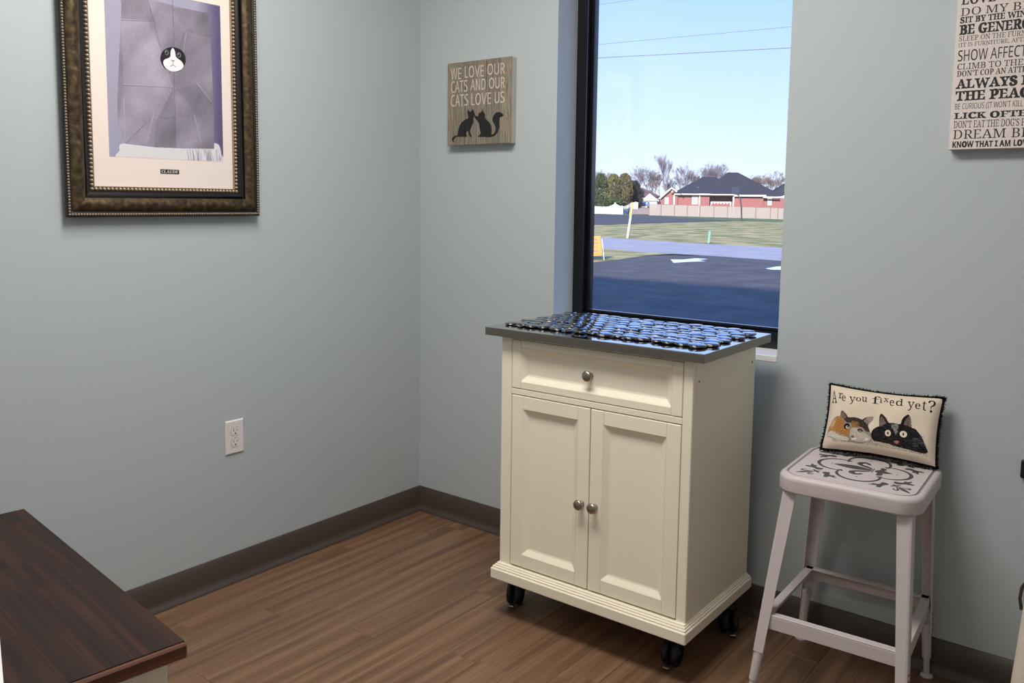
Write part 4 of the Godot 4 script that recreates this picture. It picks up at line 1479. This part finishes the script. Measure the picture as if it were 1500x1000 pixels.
func red_house() -> void:
	var brick := patchy(90, 0.05, [c8(126, 84, 84), c8(136, 91, 91), c8(146, 99, 98)], Vector3.ONE * 0.4, 256)
	var shingle := patchy(91, 0.05, [c8(46, 46, 52), c8(56, 56, 62), c8(66, 65, 70)], Vector3.ONE * 0.4, 256)
	var white := mat(c8(212, 208, 204), 0.6)
	var pane := mat(c8(150, 156, 168), 0.2)
	var t := house_node("brick_house", "red brick house with dark hipped roof behind the wooden fence", "house")
	part(t, "wall", hb(-2.2, 1.3, LOW, 2.6, 8.3, 15.0), brick)
	part(t, "wall", hb(1.3, 2.8, LOW, 2.6, 8.0, 15.0), brick)
	part(t, "wall", hb(2.8, 6.2, LOW, 2.6, 9.6, 15.0), brick)
	part(t, "wall", hb(6.2, 10.3, LOW, 2.5, 8.0, 16.0), brick)
	part(t, "wall", hb(10.3, 12.6, LOW, 2.28, 8.4, 15.0), brick)
	part(t, "gable_wall", prism(hpoly([[-4.1, LOW], [-1.7, LOW], [-1.7, 2.75], [-2.6, 3.5], [-4.1, 2.2]]), 6.0), brick, Vector3(0, 0, -13.9))
	part(t, "gable_roof", prism(hpoly([[-4.32, 2.12], [-2.6, 3.62], [-0.9, 2.4], [-0.9, 2.3], [-2.6, 3.45], [-4.2, 2.05]]), 7.4), shingle, Vector3(0, 0, -14.8))
	for e in [[[-4.4, 2.02], [-2.58, 3.66], 0.22], [[-1.75, 3.0], [-2.62, 3.66], 0.20]]:
		var a := Vector2(e[0][0], e[0][1] - LOW)
		var b := Vector2(e[1][0], e[1][1] - LOW)
		var n: Vector2 = (b - a).orthogonal().normalized() * float(e[2])
		if n.y > 0.0:
			n = -n
		part(t, "bargeboard", prism([a, b, b + n, a + n], 0.2), white, Vector3(0, 0, -7.5))
	part(t, "gable_vent", lathe([Vector2(0, 0), Vector2(0.13, 0), Vector2(0.13, 0.06), Vector2(0, 0.06)], 14, false), white, hv(-2.55, 3.02, 7.9), Vector3(PI / 2, 0, 0))
	part(t, "roof", hip_roof(-2.6, 7.5, 2.67, 7.5, 22.5, 1.8, 3.72, 5.33), shingle)
	part(t, "roof", hip_roof(1.1, 13.0, 2.45, 7.5, 24.5, 5.54, 7.05, 6.05), shingle)
	part(t, "fascia", hb(-2.2, 1.3, 2.52, 2.68, 7.42, 7.5), white)
	part(t, "fascia", hb(1.3, 2.9, 2.50, 2.70, 7.36, 7.5), white)
	part(t, "fascia", hb(2.9, 6.2, 2.50, 2.66, 7.44, 7.5), white)
	part(t, "fascia", hb(6.2, 10.6, 2.36, 2.60, 7.36, 7.5), white)
	part(t, "fascia", hb(10.2, 13.0, 2.18, 2.38, 7.30, 7.5), white)
	for s in [-2.2, 1.4, 6.15]:
		part(t, "downspout", hb(s - 0.09, s + 0.09, LOW, 2.5, 7.85, 8.0), white)
	for w in [[-3.53, -3.0, 1.15, 2.12, 7.85], [0.35, 1.16, 1.15, 2.36, 8.2], [10.9, 11.45, 1.15, 2.17, 8.3]]:
		var o := part(t, "window", hb(w[0], w[1], w[2], w[3], w[4], w[4] + 0.12), white)
		part(o, "pane", hb(w[0] + 0.08, w[1] - 0.08, w[2] + 0.08, w[3] - 0.08, w[4] - 0.03, w[4]), pane)
	var st := begin()
	for k in 7:
		add_box(st, hv(3.0 + k * 0.43, 1.28, 7.4), hv(3.2 + k * 0.43, 1.48, 6.6))
	add_box(st, hv(2.95, 1.48, 6.6), hv(5.75, 1.58, 6.5))
	add_box(st, hv(2.95, LOW, 6.6), hv(3.05, 1.5, 6.5))
	add_box(st, hv(5.65, LOW, 6.6), hv(5.75, 1.5, 6.5))
	part(t, "pergola", done(st), white)
	part(t, "roof_vent", lathe([Vector2(0.07, 0), Vector2(0.07, 0.3), Vector2(0, 0.3)], 8), white, hv(1.15, 3.35, 10.2))
	var nb := house_node("neighbour_house", "dark roofed house partly hidden by the right window edge", "house")
	part(nb, "wall", hb(13.2, 27.0, LOW, 2.7, 26.0, 38.0), brick)
	part(nb, "roof", hip_roof(12.5, 28.0, 2.7, 25.5, 38.5, 19.0, 22.0, 7.0), shingle)
	part(nb, "fascia", hb(12.5, 28.0, 2.5, 2.72, 25.4, 25.5), white)

func fences_and_garage() -> void:
	var wood := mat(Color.WHITE, 0.95, 0.0, 0.1)
	wood.albedo_texture = ramp_texture(95, 0.05, [c8(132, 127, 121), c8(142, 137, 130), c8(152, 147, 140)], 256, 3)
	wood.uv1_triplanar = true
	wood.uv1_scale = Vector3(1.2, 0.1, 1.0)
	var post := mat(c8(122, 92, 76), 0.95)
	var white := mat(c8(214, 214, 214), 0.6)
	var t := house_node("wooden_fence", "weathered wooden board fence in front of the red house", "fence")
	rng.seed = 21
	var cuts := [-5.4, -3.79, -2.0, -0.26, 1.41, 3.26, 5.05, 6.92, 8.72, 10.61, 11.57, 13.4, 15.3, 17.2]
	for i in cuts.size() - 1:
		var s: float = cuts[i]
		var e: float = cuts[i + 1]
		var yt := 1.11 - 0.019 * (s + 5.4)
		var yb := ground_y((s + e) / 2.0, FAR) - 0.06
		var st := begin()
		var n := int(round((e - s) / 0.15))
		var bw := (e - s) / n
		for k in n:
			var a := s + k * bw
			add_box(st, hv(a + 0.005, yb, 0.06), hv(a + bw - 0.005, yt + rng.randf_range(-0.012, 0.012), -rng.randf_range(0.0, 0.012)))
		part(t, "board_panel", done(st), wood)
		part(t, "post", hb(s - 0.05, s + 0.05, yb, yt + 0.05, -0.05, 0.10), post)
		part(t, "cap_rail", hb(s, e, yt, yt + 0.05, -0.03, 0.09), post)
	var w := house_node("picket_fence", "white picket fence with scalloped top left of the wooden fence", "fence")
	var tops := [[-20.0, 0.7], [-17.0, 1.2], [-14.6, 1.25], [-13.4, 0.84], [-11.6, 0.67], [-10.1, 1.21], [-9.1, 0.79], [-8.2, 1.41]]
	for k in tops.size() - 1:
		var a: Array = tops[k]
		var b: Array = tops[k + 1]
		var st := begin()
		var n := int((b[0] - a[0]) / 0.14)
		for i in n:
			var u := float(i) / n
			var x := lerpf(a[0], b[0], u)
			var yy := lerpf(a[1], b[1], u * u if b[1] > a[1] else 1.0 - (1.0 - u) * (1.0 - u))
			var z := lerpf(0.0, 6.0, (x + 9.1) / 0.9) if x > -9.1 else 0.0
			add_box(st, hv(x + 0.004, -0.4, z + 0.05), hv(x + 0.13, yy, z))
		part(w, "picket_panel", done(st), white)
		part(w, "post", box(hv(a[0] - 0.06, -0.4, 0.12), hv(a[0] + 0.06, a[1] + 0.1, -0.02)), white)
	var gar := house_node("white_garage", "small white gabled garage behind the parked car", "garage")
	part(gar, "wall", hb(-7.2, -5.3, 0.3, 1.72, 25.3, 30.0), white)
	part(gar, "gable", prism(hpoly([[-7.84, 1.66], [-4.9, 1.66], [-6.5, 2.85]]), 0.3), white, Vector3(0, 0, -25.2))
	part(gar, "garage_door", hb(-6.7, -5.7, 0.3, 1.45, 25.22, 25.3), mat(c8(170, 176, 186), 0.5))
	part(gar, "roof", prism(hpoly([[-7.8, 1.7], [-4.9, 1.7], [-6.5, 2.88]]), 5.0), mat(c8(70, 72, 82), 0.9), Vector3(0, 0, -30.3))
	var brn := house_node("brown_roofed_house", "low house with reddish brown roof behind the white garage", "house")
	part(brn, "wall", hb(-12.5, -5.2, LOW, 2.4, 32.0, 39.0), mat(c8(130, 112, 102), 0.9))
	part(brn, "roof", hip_roof(-13.0, -4.9, 2.4, 31.5, 39.5, -10.5, -8.2, 3.95), mat(c8(92, 66, 62), 0.9))
	var shed := house_node("white_shed", "little white shed between the two fences", "shed")
	part(shed, "wall", hb(-8.1, -7.4, 0.1, 1.3, 8.0, 9.2), white)
	part(shed, "roof", prism(hpoly([[-8.2, 1.3], [-7.3, 1.3], [-7.75, 1.42]]), 1.4), white, Vector3(0, 0, -9.3))
	# drive rising from the lawn to the garage
	var st2 := begin(true)
	var rows := [[121.0, -8.2, -5.2, -0.3], [125.5, -8.5, -4.9, 0.2], [130.0, -8.8, -4.7, 0.56], [151.0, -9.2, -4.9, 0.56]]
	for k in 3:
		var a: Array = rows[k]
		var b: Array = rows[k + 1]
		quad(st2, lay(a[1], a[0], a[3]), lay(a[2], a[0], a[3]), lay(b[2], b[0], b[3]), lay(b[1], b[0], b[3]), lay(-7, 130, -40))
	tag(part(self, "gravel_drive", done(st2), mat(c8(156, 134, 112), 0.95)), "beige gravel drive rising to the white garage", "drive")
	var car := house_node("parked_car", "blue car parked in front of the white garage", "car")
	var body := mat(c8(74, 104, 150), 0.25, 0.2)
	var y0 := 0.58 - LOW
	part(car, "body", prism([Vector2(0, y0 + 0.2), Vector2(0, y0 + 0.5), Vector2(0.4, y0 + 0.58), Vector2(0.9, y0 + 0.86), Vector2(2.6, y0 + 0.88), Vector2(3.3, y0 + 0.55), Vector2(4.1, y0 + 0.5), Vector2(4.1, y0 + 0.2)], 1.65), body, Vector3(-7.75, 0, -14.0), Vector3(0, PI / 2, 0))
	part(car, "rear_window", box(Vector3(-7.55, y0 + 0.60, -14.7), Vector3(-6.3, y0 + 0.80, -14.45), 0.02), mat(c8(190, 204, 224), 0.1))
	for x in [-7.72, -6.35]:
		for z in [-14.7, -17.3]:
			part(car, "wheel", lathe([Vector2(0, -0.1), Vector2(0.27, -0.1), Vector2(0.27, 0.1), Vector2(0, 0.1)], 16, false), M.rubber, Vector3(x + 0.1, y0 + 0.26, z), Vector3(0, 0, PI / 2))

func street_things() -> void:
	var g := GROUND - 0.02
	var turn := -atan2(RT.y, RT.x)
	var p := thing("utility_marker_post", "leaning pale post with yellow top at the road edge", "post", lay(-3.07, 44.6, g), turn)
	part(p, "post", tube([Vector3(0, 0, 0), Vector3(0.13, 1.1, 0)], [0.06, 0.06], 8), mat(c8(206, 198, 178), 0.6))
	part(p, "top_sleeve", tube([Vector3(0.13, 1.1, 0), Vector3(0.21, 1.82, 0)], [0.066, 0.066], 8), mat(c8(204, 184, 112), 0.6))
	var s := thing("green_stake", "thin green marker stake standing in the dry grass", "stake", lay(0.91, 40.6, g), turn)
	part(s, "stake", box(Vector3(-0.045, 0, -0.02), Vector3(0.045, 0.56, 0.02)), mat(c8(88, 146, 126), 0.5), Vector3.ZERO, Vector3(0, 0, -0.08))
	var o := thing("orange_sign", "orange folding sign with purple print standing in the grass corner", "sign", lay(-2.93, 27.0, GROUND - 0.008), turn + 0.15)
	var face := Image.create(256, 256, false, Image.FORMAT_RGB8)
	face.fill(c8(226, 128, 48))
	var mark := c8(150, 84, 104)
	rng.seed = 8
	for r in [[36, 26], [92, 20], [146, 14], [200, 26]]:
		var x := 70.0 + rng.randf_range(0, 20)
		while x < 205.0:
			var ww := rng.randf_range(10, 22)
			face.fill_rect(Rect2i(int(x), r[0], int(ww), r[1]), mark)
			x += ww + 7
	var fm := textured(face, 0.6)
	fm.texture_repeat = false
	var lean := Vector3(-0.12, 0, 0.12)
	part(o, "board", box(Vector3(-0.40, 0.11, -0.02), Vector3(0.32, 0.70, 0.0)), mat(c8(222, 124, 46), 0.6), Vector3.ZERO, lean)
	part(o, "printed_face", face_uv(0.70, 0.57), fm, Vector3(-0.40, 0.115, 0.004), lean)
	for x in [-0.36, 0.36]:
		part(o, "leg", tube([Vector3(x, 0, 0.04), Vector3(x - 0.08, 0.66, -0.06)], [0.016], 6), mat(c8(190, 186, 186), 0.5))
		part(o, "leg", tube([Vector3(x, 0, -0.35), Vector3(x - 0.08, 0.66, -0.06)], [0.016], 6), mat(c8(190, 186, 186), 0.5))
	var b := thing("basketball_goal", "black basketball goal standing before the wooden fence", "basketball goal", lay(5.63, 97.0, ground_y(5.63, 97.0) - 0.06), turn)
	var dark := mat(c8(40, 42, 48), 0.5)
	part(b, "pole", tube([Vector3(0, 0, 0), Vector3(-0.13, 1.7, 0), Vector3(-0.25, 2.45, 0), Vector3(-0.45, 2.8, 0), Vector3(-0.78, 3.0, 0)], [0.075, 0.07, 0.07, 0.06, 0.06], 8), dark)
	part(b, "backboard", box(Vector3(-0.03, -0.05, -0.55), Vector3(0.03, 0.75, 0.55)), mat(c8(58, 62, 74), 0.4), Vector3(-0.8, 2.95, 0), Vector3(0, 0.7, 0))
	var hoop := begin(true)
	var ring := []
	for k in 17:
		ring.append(Vector3(-1.10 + 0.23 * cos(TAU * k / 16), 2.95, 0.23 * sin(TAU * k / 16)))
	add_tube(hoop, ring, [0.02], 5, false)
	part(b, "hoop", done(hoop), dark)
	var wire := mat(c8(92, 96, 108), 0.6)
	var k := 0
	for w in [[-5.82, 12.42, -3.18, 12.66, "topmost overhead wire at the upper window edge"], [-5.78, 10.22, 5.12, 10.9, "middle overhead wire crossing the sky"], [-5.76, 9.48, 5.17, 9.78, "lowest overhead wire crossing the sky"]]:
		var slope: float = (w[3] - w[1]) / (w[2] - w[0])
		var path := []
		for i in 9:
			var l := lerpf(-30.0, 30.0, i / 8.0)
			path.append(lay(l, 50.0, w[1] + slope * (l - w[0])))
		var st := begin(true)
		add_tube(st, path, [[0.011, 0.012, 0.020][k]], 5)
		tag(part(self, "overhead_wire", done(st), wire), w[4], "wire", "overhead wires")
		k += 1

func branch(st: SurfaceTool, a: Vector3, dirn: Vector3, ln: float, r: float, depth: int, spread: float) -> void:
	var b := a + dirn * ln
	add_tube(st, [a, b], [maxf(r, 0.007), maxf(r * 0.68, 0.006)], 4 if depth > 3 else 3, false)
	if depth == 0:
		return
	for k in (3 if depth > 1 else 4):
		var d := (dirn + Vector3(rng.randf_range(-1, 1), rng.randf_range(-0.25, 0.75), rng.randf_range(-1, 1)) * spread).normalized()
		branch(st, a.lerp(b, rng.randf_range(0.55, 1.0)), d, ln * rng.randf_range(0.60, 0.84), r * 0.60, depth - 1, spread)

func bare_tree(l: float, top: float, d: float, spread: float, label: String, col: Color, depth := 6) -> void:
	var low := -0.6
	var t := thing("bare_tree", label, "tree", lay(l, FAR + d, low), 0.0, "bare trees behind the houses")
	var H := (top - low) * 1.14
	var m := mat(col, 0.95, 0.0, 0.1)
	var trunk := begin()
	add_tube(trunk, [Vector3(0, 0, 0), Vector3(0.05, H * 0.30, 0)], [H * 0.020, H * 0.014], 6, false)
	part(t, "trunk", done(trunk), m)
	var st := begin()
	for k in 4:
		var dirn := Vector3(rng.randf_range(-1, 1) * spread * 1.5, 1.0, rng.randf_range(-1, 1) * spread * 1.5).normalized()
		branch(st, Vector3(0.05, H * 0.29 * (0.75 + 0.25 * k / 3.0), 0), dirn, H * 0.21, H * 0.008, depth, spread * 1.25)
	part(t, "branches", done(st), m)

func evergreen(label: String, l: float, d: float, hw: float, top: float, cols: Array, cone: float) -> void:
	var low := -0.4
	var t := thing("evergreen_tree", label, "tree", lay(l, FAR + d, low), 0.0)
	var H := top - low
	part(t, "trunk", tube([Vector3.ZERO, Vector3(0, H * 0.6, 0)], [0.14, 0.06], 6), mat(c8(70, 58, 48), 0.9))
	var st := begin()
	for k in 2600:
		var y := rng.randf()
		var a := rng.randf() * TAU
		var rad := hw * (1.0 - cone * y) * sqrt(maxf(0.05, 1.0 - pow(absf(y - 0.4) / 0.62, 3.0)))
		rad *= 1.0 + 0.32 * sin(a * 2.0 + y * 7.0 + l) + 0.22 * sin(a * 3.0 - y * 15.0 + l * 3.0)
		var r := rad * (0.45 + 0.6 * sqrt(rng.randf()))
		var p := Vector3(cos(a) * r, y * H, sin(a) * r)
		var ds := 0.16 + 0.16 * rng.randf()
		st.set_color(cols[rng.randi() % cols.size()])
		var u := Vector3(rng.randf() - 0.5, rng.randf() - 0.2, rng.randf() - 0.5).normalized() * ds
		var v := u.cross(Vector3(rng.randf() - 0.5, rng.randf() - 0.5, rng.randf() - 0.5)).normalized() * ds * 0.5
		tri(st, p - u * 0.5 - v, p - u * 0.5 + v, p + u, p - Vector3(0, 1, 0))
		tri(st, p - u * 0.5 - v, p + u, p - u * 0.2 + u.cross(v) * 1.2, p - Vector3(0, 1, 0))
	var m := mat(Color.WHITE, 0.95, 0.0, 0.1)
	m.vertex_color_use_as_albedo = true
	part(t, "foliage", done(st), m)

func trees() -> void:
	rng.seed = 77
	var greens := [Color(0.035, 0.05, 0.026), Color(0.055, 0.075, 0.036), Color(0.08, 0.095, 0.045)]
	var olive := [Color(0.07, 0.075, 0.028), Color(0.11, 0.11, 0.04), Color(0.15, 0.14, 0.055)]
	var darkg := [Color(0.02, 0.026, 0.024), Color(0.035, 0.042, 0.036)]
	evergreen("dark green evergreen beside the left window frame", -12.75, 6.0, 1.5, 5.4, greens, 0.35)
	evergreen("tall olive green evergreen above the white picket fence", -11.0, 7.0, 1.35, 5.4, olive, 0.35)
	evergreen("brownish olive tree next to the tall evergreen", -9.35, 8.0, 1.2, 5.5, [Color(0.09, 0.075, 0.04), Color(0.12, 0.105, 0.05), Color(0.07, 0.07, 0.034)], 0.3)
	evergreen("low dark green bush behind the picket fence", -11.0, 4.5, 2.2, 2.0, greens, 0.2)
	evergreen("blackish round evergreen left of the white garage", -8.2, 12.0, 1.25, 4.5, darkg, 0.3)
	var grey := c8(112, 107, 116)
	var brown := c8(108, 94, 90)
	bare_tree(-17.0, 7.4, 35.0, 0.42, "bare tree at the far left behind the evergreens", grey)
	bare_tree(-13.8, 7.0, 37.0, 0.45, "bare tree rising between the evergreens", brown)
	bare_tree(-9.4, 8.1, 46.0, 0.40, "wide bare tree above the white garage", grey)
	bare_tree(-7.2, 8.1, 48.0, 0.40, "bare tree just right of the wide bare tree", grey)
	bare_tree(-4.1, 10.4, 35.0, 0.22, "tallest slender bare tree left of the red house", grey, 5)
	bare_tree(-5.2, 6.2, 42.0, 0.50, "low bare tree at the foot of the slender tree", brown)
	bare_tree(-1.0, 7.4, 35.0, 0.26, "bare tree above the red gable", grey)
	bare_tree(1.0, 7.9, 41.0, 0.42, "bare tree over the left roof slope", grey)
	bare_tree(3.4, 8.3, 36.0, 0.42, "dense bare tree left of the main roof ridge", grey, 6)
	bare_tree(5.9, 8.0, 41.0, 0.42, "bare tree directly behind the main roof ridge", grey)
	bare_tree(9.3, 6.8, 50.0, 0.30, "faint bare tree right of the main roof ridge", c8(130, 124, 128), 4)
	bare_tree(12.3, 6.6, 42.0, 0.48, "dense brown bare tree over the right roof slope", brown, 6)
	bare_tree(14.6, 7.2, 44.0, 0.48, "dense brown bare tree at the right window edge", brown, 6)
